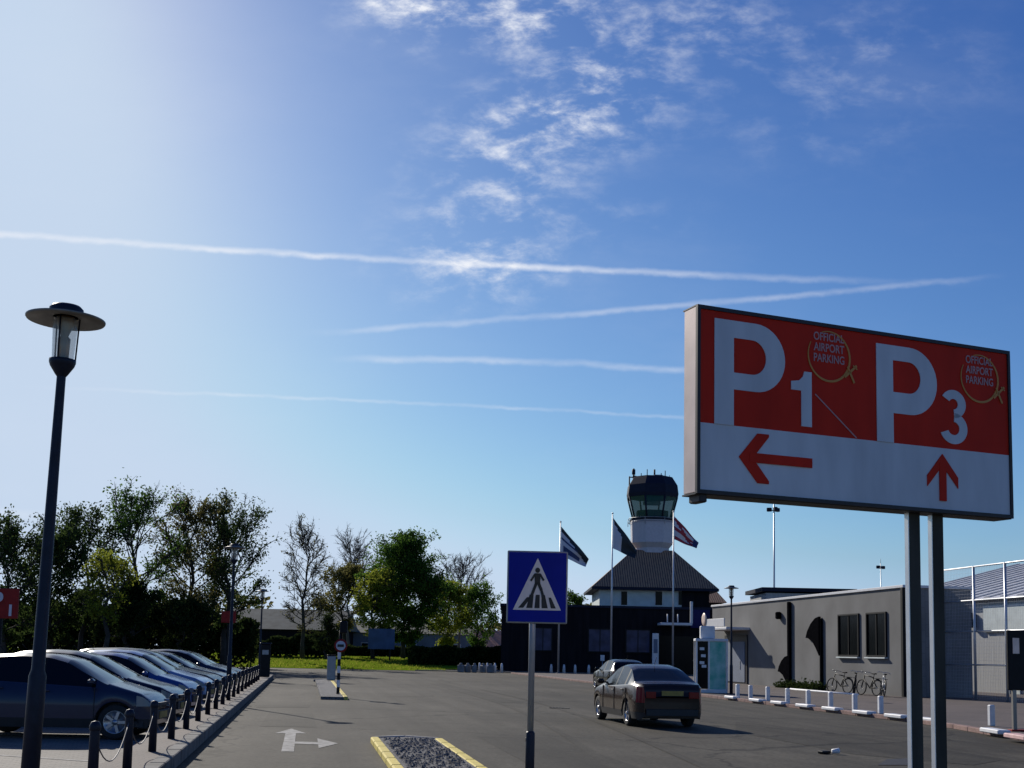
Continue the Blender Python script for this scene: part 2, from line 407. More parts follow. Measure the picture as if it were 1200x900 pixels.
# traffic islands
def island(c0, c1, y0, y1, name_lab, round_end=True, left=True):
    pts = [P(c0+.12, y0), P(c1-.12, y0)] + [P(c1-.12, y1)] + [P((c0+c1)/2, y1+.35)] + [P(c0+.12, y1)]
    poly_sheet(pts, .10, M['gravel'], 'traffic_island', .10)
    mb = MB()
    n = int((y1-y0)/1.0)
    for c in ((c0+.06, c1-.06) if left else (c1-.06,)):
        for k in range(n):
            mb.box(P(c, y0+(k+.5)*(y1-y0)/n, .055), (.15, (y1-y0)/n-.015, .12), YAW, bev=.02)
    struct('yellow_kerb', mb, M['yellow'])
    mb = MB()
    m_ = P((c0+c1)/2, y1+.42)
    for A, B in ((P(c0+.06, y1), m_), (m_, P(c1-.06, y1))):
        q = (A+B)/2; mb.box((q.x, q.y, .06), ((B-A).length, .14, .12), math.atan2((B-A).y, (B-A).x), bev=.02)
    struct('kerb', mb, M['kerb'])
island(1.24, 2.50, 2.0, 21.6, '')
island(.45, 1.45, 39.6, 61, '', left=False)
mb = MB()      # loose stones on the near island
for i in range(2200):
    y = rnd.uniform(3, 21.4); c = rnd.uniform(1.42, 2.32); r = rnd.uniform(.015, .045); p = P(c, y, .10+r*.3)
    vs = [(p.x+r*rnd.uniform(.7, 1.2)*a, p.y+r*rnd.uniform(.7, 1.2)*b, p.z+r*rnd.uniform(.5, .9)*cc) for a, b, cc in ((1, 0, 0), (0, 1, 0), (-1, 0, 0), (0, -1, 0), (0, 0, 1))]
    mb.add(vs, [(0, 1, 4), (1, 2, 4), (2, 3, 4), (3, 0, 4)])
tag(mb.build('gravel', M['gravel']), 'loose grey stones lying on the near traffic island', 'gravel', kind='stuff')

# lane arrow
zA = .006
def flat(px_pts, z, name, m):
    pts = [ground(x, y) for x, y in px_pts]
    mb = MB(); mb.add([(p.x, p.y, z) for p in pts], [tuple(range(len(pts)))]); return mb
mb = MB()
o1 = ground(337, 881); 
def loc_(dx, dy): return (o1.x + dx*math.cos(YAW) - dy*math.sin(YAW), o1.y + dx*math.sin(YAW) + dy*math.cos(YAW), zA)
mb.add([loc_(-.1, 0), loc_(.1, 0), loc_(.1, 4.2), loc_(-.1, 4.2)], [(0, 1, 2, 3)])
mb.add([loc_(-.30, 4.2), loc_(.30, 4.2), loc_(0, 5.6)], [(0, 1, 2)])
mb.add([loc_(.1, 1.6), loc_(.5, 1.5), loc_(.5, 2.0), loc_(.1, 2.1)], [(0, 1, 2, 3)])
mb.add([loc_(.5, .7), loc_(.85, 1.75), loc_(.5, 2.9)], [(0, 1, 2)])
struct('lane_arrow', mb, M['white_paint'])
# darker strips and a black shape; two streaks are painted cast shadows
poly_sheet([ground(862, 846), ground(862, 858), ground(1000, 884), ground(1140, 897), ground(1180, 890), ground(1060, 872), ground(960, 856)], .004, M['patch'], 'patch_and_shade')  # darker strip across the right of the road
poly_sheet([ground(300, 829), ground(362, 829), ground(364, 826), ground(304, 826)], .004, M['patch'], 'patch_and_shade')  # dark streak imitating a cast shadow
poly_sheet([ground(310, 804), ground(366, 804), ground(366, 802), ground(312, 802)], .004, M['patch'], 'patch_and_shade')  # second streak, a cast shadow put into the colour
poly_sheet([ground(1028, 897), ground(1065, 897), ground(1068, 889), ground(1040, 890)], .008, M['black_patch'], 'patch_and_shade')  # flat black shape on the road
M['worn'] = asphalt_mat('worn_asphalt', .068)
for c0, c1, y0, y1, mm in ((3.4, 5.0, 17.5, 24, 'patch'), (7.6, 9.1, 29, 33.5, 'worn'), (-.9, .3, 25.5, 31, 'patch'), (6.4, 7.3, 40, 62, 'patch'), (10.5, 13.6, 20.5, 22.4, 'worn'), (3.2, 4.4, 44, 50, 'worn')):
    poly_sheet([P(c0, y0), P(c1, y0+.1), P(c1-.05, y1), P(c0+.04, y1-.12)], .0035, M[mm], 'patch_and_shade')
mb = MB()
for off in (0, 1.42):          # tyre tracks sweeping round the island
    for a, b in zip(range(24), range(1, 25)):
        pts_ = []
        for k in (a, b):
            y = 15+k*1.6; c = 4.2+off+1.6*math.sin(k*.11)+.02*k*k*.12
            pts_ += [P(c, y, .0062), P(c+.17, y, .0062)]
        mb.add([pts_[0], pts_[1], pts_[3], pts_[2]], [(0, 1, 2, 3)])
M['tyre_mark'] = asphalt_mat('tyre_mark', .043)
struct('tyre_marks', mb, M['tyre_mark'])
poly_sheet([P(-40, 92), P(16.6, 92), P(16.6, 92.25), P(-40, 92.25)], .005, M['white_paint'], 'road_line')
# parking bay lines
mb = MB()
for y in range(-1, 12):
    yy = 17.0+y*3.6
    a, b, c, d = P(-2.85, yy, .013), P(-2.85, yy+.1, .013), P(-7.4, yy+2.1, .013), P(-7.4, yy+2.0, .013)
    mb.add([a, b, c, d], [(0, 1, 2, 3)])
struct('bay_lines', mb, M['white_paint'])
# grass verge in the distance, pavement before the terminal
gp = [at(335, 781, 112), at(505, 784, 104)]
lz = lambda y: .02 + .9*max(0, min(1, (y-101)/24))
mb = MB(); lv = []
ysl = [90, 101, 105, 109, 113, 117, 121, 125, 140, 175]
for y in ysl:
    xr_ = -8 if y <= 101 else (-5.6 if y < 104 else -4)
    for k in range(13): lv.append((-110+(xr_+110)*k/12, y, lz(y)))
mb.add(lv, [(r_*13+k, r_*13+k+1, (r_+1)*13+k+1, (r_+1)*13+k) for r_ in range(1, len(ysl)-1) for k in range(12)], smooth=True)
struct('lawn', mb, M['grass'])
poly_sheet([(-7.9, 101), (60, 101), (60, 160), (-3, 160), (-5.4, 103.4)], .08, M['paver'], 'pavement', .08)
mb = MB()
for i in range(3800):
    x, y = rnd.uniform(-30, -5), rnd.uniform(101.5, 124)
    if x > -6 and y > 103: continue
    h = rnd.uniform(.05, .16); a = rnd.uniform(0, 3.14)
    g0 = lz(y); mb.add([(x-math.cos(a)*.08, y-math.sin(a)*.08, g0), (x+math.cos(a)*.08, y+math.sin(a)*.08, g0), (x+rnd.uniform(-.05, .05), y, g0+h)], [(0, 1, 2)])
tag(mb.build('grass', M['leaf_yellow']), 'tufts of bright green grass on the far verge', 'grass', kind='stuff')

mb = MB(); mb.box((0, 0, .004), (.5, .35, .012), bev=.003)
for k in range(6): mb.box((-.2+k*.08, 0, .013), (.03, .28, .008))
pd = ground(1136, 853, 0); tag(mb.build('drain_cover', M['rubber'], loc=(pd.x, pd.y, .004), rz=YAW), 'dark iron drain grate by the kerb right of the sign posts', 'drain')
mb = MB(); mb.lathe([(.33, 0), (.33, .012), (.30, .012), (.30, .008), (0, .008)], 28)
for k in range(5): mb.box((-.2+k*.1, 0, .010), (.03, .42, .006))
pd = ground(655, 830, 0); tag(mb.build('manhole_cover', M['rubber'], loc=(pd.x, pd.y, .003)), 'round iron manhole cover in the road left of the brown saloon', 'manhole')
# litter on the road
p = ground(975, 884)
mb = MB()
mb.lathe([(0, 0), (.04, 0), (.05, .12), (.045, .13), (0, .13)], 10, tf=Matrix.Translation((0, 0, .05)) @ Matrix.Rotation(1.45, 4, 'Y'))
mb.box((-.12, .05, .03), (.2, .13, .05), .5, mi=1, bev=.01)
tag(mb.build('litter', [M['white'], M['black']], loc=p), 'small white and black piece of litter on the road right of the saloon', 'litter')

# ------------------------------------------------------------------ cars
def interp(pts, s):
    if s <= pts[0][0]: return pts[0][1]
    for (a, va), (b, vb) in zip(pts, pts[1:]):
        if s <= b:
            t = (s-a)/(b-a); return va+(vb-va)*t
    return pts[-1][1]
def smooth_interp(pts, s, r=.07):
    return sum(interp(pts, s+k*r/2) for k in (-2, -1, 0, 1, 2))/5

CARS = {
 'city': dict(L=3.5, w=.81, top=[(0, .56), (.05, .68), (.22, .80), (.62, .92), (.82, .98), (1.5, 1.36), (1.85, 1.45), (2.35, 1.47), (2.85, 1.44), (3.1, 1.37), (3.36, .98), (3.45, .9), (3.5, .62)],
      belt=[(0, .70), (.7, .86), (3.1, .98), (3.5, .9)], cowl=.80, rf=1.53, rr=3.06, rb=3.38, w0=1.0, w1=3.05, pil=[1.95, 2.7], wx=(.62, 2.96)),
 'hatch': dict(L=3.95, w=.85, top=[(0, .56), (.06, .68), (.3, .80), (.8, .93), (1.0, .99), (1.75, 1.40), (2.1, 1.49), (2.6, 1.52), (3.15, 1.49), (3.5, 1.40), (3.78, .98), (3.9, .9), (3.95, .62)],
      belt=[(0, .70), (.9, .86), (3.5, .98), (3.95, .9)], cowl=.98, rf=1.78, rr=3.45, rb=3.80, w0=1.25, w1=3.42, pil=[2.2, 3.05], wx=(.74, 3.22)),
 'compact': dict(L=4.15, w=.87, top=[(0, .54), (.06, .66), (.3, .76), (.95, .90), (1.15, .95), (1.95, 1.36), (2.3, 1.44), (2.8, 1.46), (3.3, 1.43), (3.65, 1.34), (3.98, .98), (4.1, .9), (4.15, .6)],
      belt=[(0, .68), (1.0, .83), (3.6, .95), (4.15, .88)], cowl=1.12, rf=1.98, rr=3.6, rb=4.0, w0=1.45, w1=3.6, pil=[2.4, 3.25], wx=(.8, 3.38)),
 'estate': dict(L=4.55, w=.89, top=[(0, .56), (.06, .68), (.3, .80), (1.05, .95), (1.25, 1.0), (2.05, 1.44), (2.4, 1.53), (3.0, 1.56), (3.9, 1.53), (4.2, 1.46), (4.42, 1.0), (4.5, .9), (4.55, .62)],
      belt=[(0, .70), (1.1, .88), (4.1, .99), (4.55, .92)], cowl=1.22, rf=2.08, rr=4.15, rb=4.44, w0=1.5, w1=4.1, pil=[2.5, 3.4], wx=(.85, 3.6)),
 'saloon': dict(L=4.45, w=.825, top=[(0, .54), (.06, .66), (.3, .76), (1.0, .90), (1.2, .95), (1.98, 1.35), (2.3, 1.43), (2.75, 1.45), (3.1, 1.41), (3.35, 1.35), (3.93, 1.06), (4.1, 1.04), (4.36, 1.02), (4.42, .98), (4.45, .72)],
      belt=[(0, .68), (1.0, .84), (3.7, .96), (4.45, .93)], cowl=1.17, rf=2.0, rr=3.33, rb=3.92, w0=1.45, w1=3.5, pil=[2.45, 3.22], wx=(.85, 3.45)),
}
def make_car(kind, pm, label, loc, rz, group, name='parked_car', plate='6-HZK-12', lit=False):
    c = CARS[kind]; L_, w = c['L'], c['w']
    root = thing(name, label, 'car', loc, rz, group)
    R = .345; wr = .305
    ss = [0, .015, .04, .07, .1, .14]; s = .18
    while s < L_-.16: ss.append(s); s += .05
    ss += [L_-.14, L_-.1, L_-.07, L_-.04, L_-.015, L_]
    secs = []
    for s in ss:
        zt = smooth_interp(c['top'], s, .06 if .05 < s < L_-.05 else .001)
        zb = min(smooth_interp(c['belt'], s), zt-.035)
        f = 1.0
        if s < .75: f = 1-.28*((.75-s)/.75)**2.2
        if s > L_-.55: f = 1-.20*((s-(L_-.55))/.55)**2.4
        ww = w*f
        z0 = .20 + (.06 if s < .1 or s > L_-.1 else 0)
        for wx in c['wx']:
            dx = abs(s-wx)
            if dx < R: z0 = max(z0, wr + math.sqrt(R*R-dx*dx))
        dz = max(0, zt-zb-.04)
        w5 = ww*.94 - .40*dz
        z5 = zt - .045*min(1, dz/.3) - .012
        z1 = max(.36, z0+.01); z2 = max(.58, z1+.01); 
        bump = .012
        sec = [(ww*.955, z0), (ww*.995, z1), (ww, max(z2, .58)), (ww*.985, max(zb, z2+.01)), (ww*.945, max(zb, z2+.01)+.022), (w5, z5), (w5*.78, zt-.008), (w5*.4, zt), (0, zt+.004)]
        secs.append(sec)
    n = len(secs[0])
    cats = {}
    def put(key, quad): cats.setdefault(key, []).append(quad)
    X = lambda s: L_/2 - s
    for i in range(len(ss)-1):
        sm_ = (ss[i]+ss[i+1])/2
        for j in range(n-1):
            for side in (1, -1):
                a, b = secs[i][j], secs[i+1][j]; d, e = secs[i][j+1], secs[i+1][j+1]
                q = [(X(ss[i]), side*a[0], a[1]), (X(ss[i+1]), side*b[0], b[1]), (X(ss[i+1]), side*e[0], e[1]), (X(ss[i]), side*d[0], d[1])]
                if side > 0: q = q[::-1]
                key = 'body'
                tall = secs[i][5][1]-secs[i][4][1] > .12 and secs[i+1][5][1]-secs[i+1][4][1] > .12
                if j == 4 and c['w0'] < sm_ < c['w1'] and tall and all(abs(sm_-p) > .045 for p in c['pil']):
                    k = 0
                    for p in c['pil']:
                        if sm_ > p: k += 1
                    key = ('side_window', side, k)
                elif j == 4 and tall and any(abs(sm_-p) <= .045 for p in c['pil']): key = ('pillar', side, int(sm_ > sum(c['pil'])/2))
                elif j >= 5 and c['cowl'] < sm_ < c['rf']-.02: key = ('windscreen', 0, 0)
                elif j >= 5 and c['rr']+.02 < sm_ < c['rb']: key = ('rear_window', 0, 0)
                elif j == 2 and .05 < sm_ < .30: key = ('headlight', side, 0)
                elif j == 2 and sm_ > L_-.26: key = ('tail_light', side, 0)
                elif j == 0 and sm_ > .0: key = ('sill', 0, 0)
                put(key, q)
    for idx, rev in ((0, True), (len(ss)-1, False)):
        sec = secs[idx]; x = X(ss[idx])
        for j in range(n-1):
            q = [(x, sec[j][0], sec[j][1]), (x, sec[j+1][0], sec[j+1][1]), (x, -sec[j+1][0], sec[j+1][1]), (x, -sec[j][0], sec[j][1])]
            put('body', q if rev else q[::-1])
    mats = {'body': pm, 'side_window': M['glass'], 'pillar': M['black'], 'windscreen': M['glass'], 'rear_window': M['glass'], 'headlight': M['head'], 'tail_light': M['tail'], 'sill': M['plastic']}
    lights = {}
    for key, quads in cats.items():
        nm = key if isinstance(key, str) else key[0]
        mbb = MB(); look = {}
        for q in quads:
            ids = []
            for v in q:
                k = tuple(round(t, 5) for t in v)
                if k not in look: look[k] = len(mbb.v); mbb.v.append(v)
                ids.append(look[k])
            ids2 = []
            for t in ids:
                if t not in ids2: ids2.append(t)
            if len(ids2) > 2: mbb.f.append(tuple(ids2)); mbb.m.append(0); mbb.sm.append(True)
        if nm == 'tail_light':
            sd = key[1]; mbb.box((-L_/2-.004, sd*.53*w/.85, .76), (.02, .24, .15), bev=.008)
        if nm == 'headlight':
            sd = key[1]; mbb.box((L_/2-.05, sd*.50*w/.85, .62), (.12, .26, .11), rz=-sd*.25, bev=.02)
        ob = mbb.build(nm, mats[nm], root)
    # underbody, wells, grille
    mbb = MB(); mbb.box((0, 0, .42), (L_-.5, w*1.5, .42)); mbb.box((0, 0, .27), (L_-.3, w*1.7, .1)); mbb.build('underbody', M['plastic'], root)
    mbb = MB(); mbb.box((L_/2+.004, 0, .42), (.03, .95, .16), bev=.01); mbb.box((L_/2-.01, 0, .60), (.06, .62, .07), bev=.01); mbb.build('grille', M['plastic'], root)
    mbb = MB(); mbb.box((-L_/2-.006, 0, .36), (.03, 1.25, .16), bev=.012); mbb.build('bumper_trim', M['plastic'], root)
    for x, z in ((L_/2+.024, .42), (-L_/2-.012, .80 if kind == 'saloon' else .62)):
        sgn = 1 if x > 0 else -1
        pl = MB().box((x, 0, z), (.012, .52, .11)).build('number_plate', M['plate_y'], root)
    for sd in (1, -1):
        mbb = MB(); xm = L_/2 - c['w0'] - .02
        mbb.box((xm, sd*(w+.07), 1.0), (.11, .18, .12), bev=.04); mbb.box((xm, sd*(w-.03), .97), (.06, .12, .04)); mbb.build('mirror', pm, root)
        for p in (c['pil'][0]-.12, c['pil'][1]-.08):
            xx = L_/2-p; mb2 = MB(); mb2.box((xx, sd*(w*.995+.012), interp(c['belt'], p)-.09), (.16, .025, .028), bev=.008); mb2.build('door_handle', pm, root)
        for p in (c['w0']-.02, c['pil'][0], c['pil'][1]+.22):
            xx = L_/2-p; mb2 = MB(); mb2.box((xx, sd*(w*.985), .62), (.009, .045, .54)); mb2.build('door_seam', M['plastic'], root)
        for wx in c['wx']:
            wh = bpy.data.objects.new('wheel', None); COL.objects.link(wh); wh.parent = root
            wh.location = (L_/2-wx, sd*(w-.12), wr); wh.rotation_euler = (R_(-90*sd), 0, 0)
            # local +z points outward
            wh.rotation_euler = (R_(-90), 0, 0) if sd > 0 else (R_(90), 0, 0)
            t = MB().lathe([(.20, -.09), (.27, -.10), (wr-.01, -.085), (wr, -.05), (wr, .05), (wr-.01, .085), (.27, .10), (.20, .09)], 28); t.build('tyre', M['rubber'], wh)
            r = MB().lathe([(.205, .07), (.2, .085), (.185, .08), (.17, .03), (.0, .03)], 24)
            for k in range(5):
                a = k*2*math.pi/5; r.box((math.cos(a)*.11, math.sin(a)*.11, .06), (.17, .05, .035), a)
            r.lathe([(.05, .03), (.05, .085), (0, .09)], 12); r.build('rim', M['rim'], wh)
    an = MB().tube([(L_/2-c['rr']+.25, 0, 1.44), (L_/2-c['rr']+.08, 0, 1.62)], .006, 5); an.build('antenna', M['black'], root)
    return root

DARKBLUE = paint('dark_grey_blue', (.018, .026, .055)); NAVY = paint('navy', (.008, .011, .028)); BLUE = paint('blue', (.03, .075, .24)); SILV = paint('pale_blue', (.20, .28, .44), .2)
BLACK = paint('black', (.008, .009, .012)); BROWN = paint('dark_brown', (.034, .019, .013)); GREY = paint('grey', (.05, .055, .065))
lot = [('city', DARKBLUE, 21.6, 'dark grey-blue hatchback nearest the camera, its nose at the bollards'),
       ('hatch', NAVY, 25.2, 'navy car parked second in the row, just behind the grey-blue hatchback'),
       ('city', BLUE, 28.6, 'blue car parked third in the row with a bright bonnet'),
       ('hatch', SILV, 33.0, 'pale blue car with gleaming bonnet and windscreen frame, fourth in the row'),
       ('estate', BLACK, 36.6, 'black estate car with the highest roofline, right behind the pale blue car'),
       ('compact', GREY, 41.0, 'dark grey car parked just behind the black estate'),
       ('hatch', DARKBLUE, 45.2, 'small dark blue car far down the row, second from its end'),
       ('compact', BLACK, 49.6, 'black car at the far end of the row, near the black ticket machine')]
HC = R_(2)
for kind, pm, y, lab in lot:
    L_ = CARS[kind]['L']; cc = P(-2.55, y, 0)
    h_ = HC + rnd.uniform(-.02, .02); d = Vector((math.cos(h_), math.sin(h_), 0)); sdv = Vector((-d.y, d.x, 0))
    p = cc - d*(L_/2) + sdv*.15
    make_car(kind, pm, lab, (p.x, p.y, .01), h_, 'cars parked nose-in behind the bollards')
p = P(-10.2, 31, 0)
make_car('compact', BLACK, 'dark car cut by the left edge, in the parking row behind the lamp post', (p.x, p.y, .01), HC, 'cars parked in the second row')
p = P(-10.6, 36, 0)
make_car('hatch', GREY, 'grey car in the second parking row, mostly hidden behind the others', (p.x, p.y, .01), HC, 'cars parked in the second row')
# the saloon driving away and the car before it
hd = math.pi/2 + YAW + .02
fw = Vector((-math.sin(hd-math.pi/2), math.cos(hd-math.pi/2), 0)); lf = Vector((-fw.y, fw.x, 0))
rl = ground(735, 850.5)     # rear left wheel contact
c = CARS['saloon']
cen = rl - lf*(c['w']-.05) + fw*(c['wx'][1]-c['L']/2)
make_car('saloon', BROWN, 'dark brown saloon seen from behind, driving away with its shadow to the right', (cen.x, cen.y, 0), hd, None, name='car')
cen = at(728, 768, 56)
make_car('compact', BLACK, 'dark hatchback partly hidden in front of the brown saloon', (cen.x, 57, 0), hd, None, name='car')

# ------------------------------------------------------------------ bollards, chains, lamps
bproto = None; ys = [12.05+i*2.35 for i in range(19)]
def ordinal(i): return ['first', 'second', 'third', 'fourth', 'fifth', 'sixth', 'seventh', 'eighth', 'ninth', 'tenth', 'eleventh', 'twelfth', 'thirteenth', 'fourteenth', 'fifteenth', 'sixteenth', 'seventeenth', 'eighteenth', 'nineteenth'][i]
for i, y in enumerate(ys):
    if bproto is None:
        o = bproto = thing('bollard', '', 'bollard')
        MB().lathe([(0, 0), (.055, 0), (.05, .52), (.05, .6)], 12).build('shaft', M['navy'], o)
        MB().lathe([(.05, .6), (.058, .61), (.058, .65), (.04, .69), (0, .70)], 12).build('cap', M['navy'], o)
    else: o = copy_tree(bproto)
    o.location = P(-2.06, y, .195); o.rotation_euler.z = YAW
    tag(o, 'dark steel bollard, %s in the row counted from the camera along the left kerb' % ordinal(i), 'bollard', 'bollards along the parking lot kerb')
cproto = None
for i in range(len(ys)-1):
    if cproto is None:
        mb = MB(); pts = []
        for k in range(13):
            t = k/12; pts.append((0, t*2.35*math.hypot(1, SL), .56-.36*4*t*(1-t)))
        mb.tube(pts, .0075, 5); o = cproto = mb.build('chain', M['chain'])
    else: o = cproto.copy(); COL.objects.link(o)
    o.location = P(-2.06, ys[i], .195); o.rotation_euler.z = YAW
    tag(o, 'steel chain sagging between the %s and %s bollard from the camera' % (ordinal(i), ordinal(i+1)), 'chain', 'chains between the bollards')

def make_lamp(label, loc, lean=(0, 0), hgt=4.28):
    o = thing('street_lamp', label, 'street lamp', loc, 0, 'street lamps with round hats')
    o.rotation_euler = (lean[0], lean[1], 0)
    h = hgt
    MB().lathe([(0, 0), (.072, 0), (.068, 1.2), (.052, 1.25), (.036, h-.60), (.036, h-.5)], 16).build('pole', M['navy'], o)
    MB().lathe([(.034, h-.52), (.05, h-.50), (.095, h-.43), (.105, h-.40), (.105, h-.375), (.0, h-.375)], 20).build('collar', M['navy'], o)
    MB().lathe([(.085, h-.375), (.10, h-.04)], 20).build('glass_cylinder', M['lamp_glass'], o)
    MB().lathe([(0, h-.37), (.045, h-.36), (.05, h-.2), (.03, h-.18), (.07, h-.08), (.07, h-.02), (0, h-.02)], 14).build('bulb', M['bulb'], o)
    mb = MB()
    for k in range(3):
        a = k*2.094+.5; mb.tube([(.098*math.cos(a), .098*math.sin(a), h-.38), (.11*math.cos(a), .11*math.sin(a), h)], .007, 5)
    mb.build('rod', M['navy'], o)
    MB().lathe([(.10, h-.02), (.305, h-.052), (.312, h-.042), (.312, h-.032), (.13, h+.015)], 40).build('shade', M['lamp_shade'], o)
    MB().lathe([(.13, h+.0), (.135, h+.05), (.11, h+.075), (0, h+.08)], 24).build('cap', M['navy'], o)
    return o
lp = P(-2.15, 9.6, .12); q = at(48, 752, 9.6)
l1 = make_lamp('tall dark lamp post with a round hat, nearest and leftmost in the photo', (q.x-.032, 9.6, .19), (0, .018), hgt=4.15)
for u, Y, lab in ((-.2325, 34.6, 'lamp post rising behind the parked cars in front of the big tree'), (-.2075, 61, 'small far lamp post above the black ticket machine')):
    x = u*Y; make_lamp(lab, (x, Y, .19), hgt=4.37)
q = at(857, 770, 51.5); make_lamp('dark lamp post in front of the grey wall beside the green kiosk', (q.x, 51.5, .10), hgt=4.56)

# black ticket machine and grey barrier terminal
q = at(311, 770, 58.7)
o = thing('ticket_machine', 'black ticket machine standing at the far end of the left kerb', 'ticket machine', (q.x, 58.7, .19), YAW)
MB().box((0, 0, .85), (.48, .4, 1.6), bev=.04).build('cabinet', M['black'], o)
MB().box((0, 0, 1.68), (.56, .5, .07), bev=.02).build('hood', M['navy'], o)
MB().box((0, -.205, 1.25), (.3, .02, .22)).build('display', M['grey_steel'], o)
q = at(388, 790, 60)
o = thing('barrier_terminal', 'grey barrier cabinet on the far island behind the striped post', 'barrier', (q.x, 60, .10), YAW)
MB().box((0, 0, .62), (.42, .36, 1.2), bev=.03).build('cabinet', M['grey_steel'], o)
MB().box((0, 0, 1.25), (.46, .4, .06), bev=.02).build('lid', M['black'], o)

# striped post with round sign
q = ground(396, 814, .1)
o = thing('striped_post', 'black and white striped post with a red ringed round sign and a dark box', 'traffic sign', (q.x, q.y, .1), 0)
mb = MB()
for k in range(6): mb.lathe([(.055, .02+k*.24), (.055, .02+(k+1)*.24)], 14, mi=k % 2)
mb.build('post', [M['black'], M['white']], o)
tf = Matrix.Translation((.05, -.07, 1.68)) @ Matrix.Rotation(math.pi/2, 4, 'X')
mb = MB(); mb.lathe([(0, .0), (.23, .0), (.23, .015), (.165, .016)], 32, tf=tf, mi=0); sp = mb.build('sign_disc', M['red'], o)
mb = MB(); mb.lathe([(.166, .014), (.0, .014)], 32, tf=tf); mb.build('sign_face', M['flag_white'], sp)
MB().box((.05, -.10, 1.68), (.22, .01, .09), bev=.003).build('symbol', M['sign_black'], sp)
MB().tube([(0, 0, 1.4), (0, 0, 2.2)], .03, 10).build('tube', M['black'], o)
MB().box((.12, 0, 2.32), (.26, .2, .42), bev=.03).build('box', M['black'], o)

# ------------------------------------------------------------------ big parking sign
A = at(818, 576, 9.0); B_ = at(1184.6, 602, 10.2)
ex = Vector((B_.x-A.x, B_.y-A.y, 0)); Wd = ex.length; ex.normalize()
Hs = 1.424
sz = A.z+.01; ang = math.atan2(ex.y, ex.x)
tpole = ((.668+.746)/2)
o = thing('parking_sign', 'large red and white parking sign P1 and P3 with arrows on two posts', 'sign', (A.x, A.y, 0), ang)
# local: x along sign, -y is the front, z up
bot, top = sz, sz+Hs
D_ = .19
MB().box((Wd/2, D_/2+.004, (bot+top)/2), (Wd+.03, D_, Hs+.035), bev=.008).build('case', M['sign_frame'], o)
mb = MB()
mb.box((Wd/2, .0, bot-.008), (Wd+.035, .03, .03)); mb.box((Wd/2, .0, top+.008), (Wd+.035, .03, .03)); mb.box((-.004, .0, (bot+top)/2), (.028, .03, Hs-.015)); mb.box((Wd+.004, .0, (bot+top)/2), (.028, .03, Hs-.015))
mb.box((Wd/2, .11, bot-.022), (Wd+.03, .20, .012)); mb.box((Wd/2, .11, top+.022), (Wd+.03, .20, .01))
mb.build('frame', M['sign_dark'], o)
MB().box((Wd/2, .004, bot+Hs*.185), (Wd-.02, .012, Hs*.37)).build('white_panel', M['sign_white'], o)
MB().box((Wd/2, .004, bot+Hs*(.37+.63/2)), (Wd-.02, .012, Hs*.63)).build('red_panel', M['sign_red'], o)
def V(v): return top - v*Hs
def sgn_tf(d): return Matrix.Translation((0, -d, 0)) @ Matrix.Rotation(math.pi/2, 4, 'X')     # (x, y, 0) -> (x, -d, y)
def bigP(x0, x1, xr, v0, vi0, vi1, v1, vb):
    # stem + bowl, the bowl as a half ring of quads
    mb = MB(); tf = sgn_tf(.004)
    outer = []; inner = []
    ym, yo = V(v0), V(v1); yi0, yi1 = V(vi0), V(vi1)
    cy = (ym+yo)/2; ry = (ym-yo)/2; rx = min(ry, (xr-x1)*.92); cx = xr-rx
    ciy = (yi0+yi1)/2; riy = (yi0-yi1)/2; xi = xr-(x1-x0)*1.02; rix = riy*.95; cix = xi-rix
    mb.prism([(x0, V(vb)), (x1, V(vb)), (x1, ym), (x0, ym)], 0, .006, tf=tf)
    n = 20; o_ = [(x1, ym)]; i_ = [(x1, yi0)]
    for k in range(n+1):
        a = math.pi/2 - math.pi*k/n
        o_.append((cx+rx*math.cos(a), cy+ry*math.sin(a))); i_.append((max(x1, cix)+rix*math.cos(a), ciy+riy*math.sin(a)))
    o_.append((x1, yo)); i_.append((x1, yi1))
    for k in range(len(o_)-1):
        mb.prism([i_[k], i_[k+1], o_[k+1], o_[k]], 0, .006, tf=tf)
    return mb
sx = Wd/2.94
mb = bigP(.13*sx, .295*sx, .745*sx, .046, .142, .336, .43, .63); mb.build('letter_p', M['sign_white'], o)
mb = bigP(1.595*sx, 1.755*sx, 2.19*sx, .054, .142, .33, .455, .63); mb.build('letter_p', M['sign_white'], o)
def put_text(txt, x0, x1, v0, v1, m, name, bold=.02, dep=.005, par=o, rot=0):
    vs, fs = text_mesh(txt, 1.0, bold, .002)
    mnx = min(v.x for v in vs); mxx = max(v.x for v in vs); mny = min(v.y for v in vs); mxy = max(v.y for v in vs)
    vb, vt = V(v1), V(v0)
    out = [Vector((x0+(v.x-mnx)/(mxx-mnx)*(x1-x0), vb+(v.y-mny)/(mxy-mny)*(vt-vb), v.z)) for v in vs]
    mb = MB(); mb.add(out, fs, tf=sgn_tf(dep)); return mb.build(name, m, par)
# figure one as a drawn shape
mb = MB(); x0, x1 = .80*sx, .985*sx
mb.prism([(x1-.10, V(.592)), (x1, V(.592)), (x1, V(.279)), (x1-.07, V(.279)), (x1-.085, V(.31)), (x1-.12, V(.333)), (x0, V(.342)), (x0, V(.39)), (x1-.10, V(.39))], 0, .006, tf=sgn_tf(.004))
mb.build('figure_one', M['sign_white'], o)
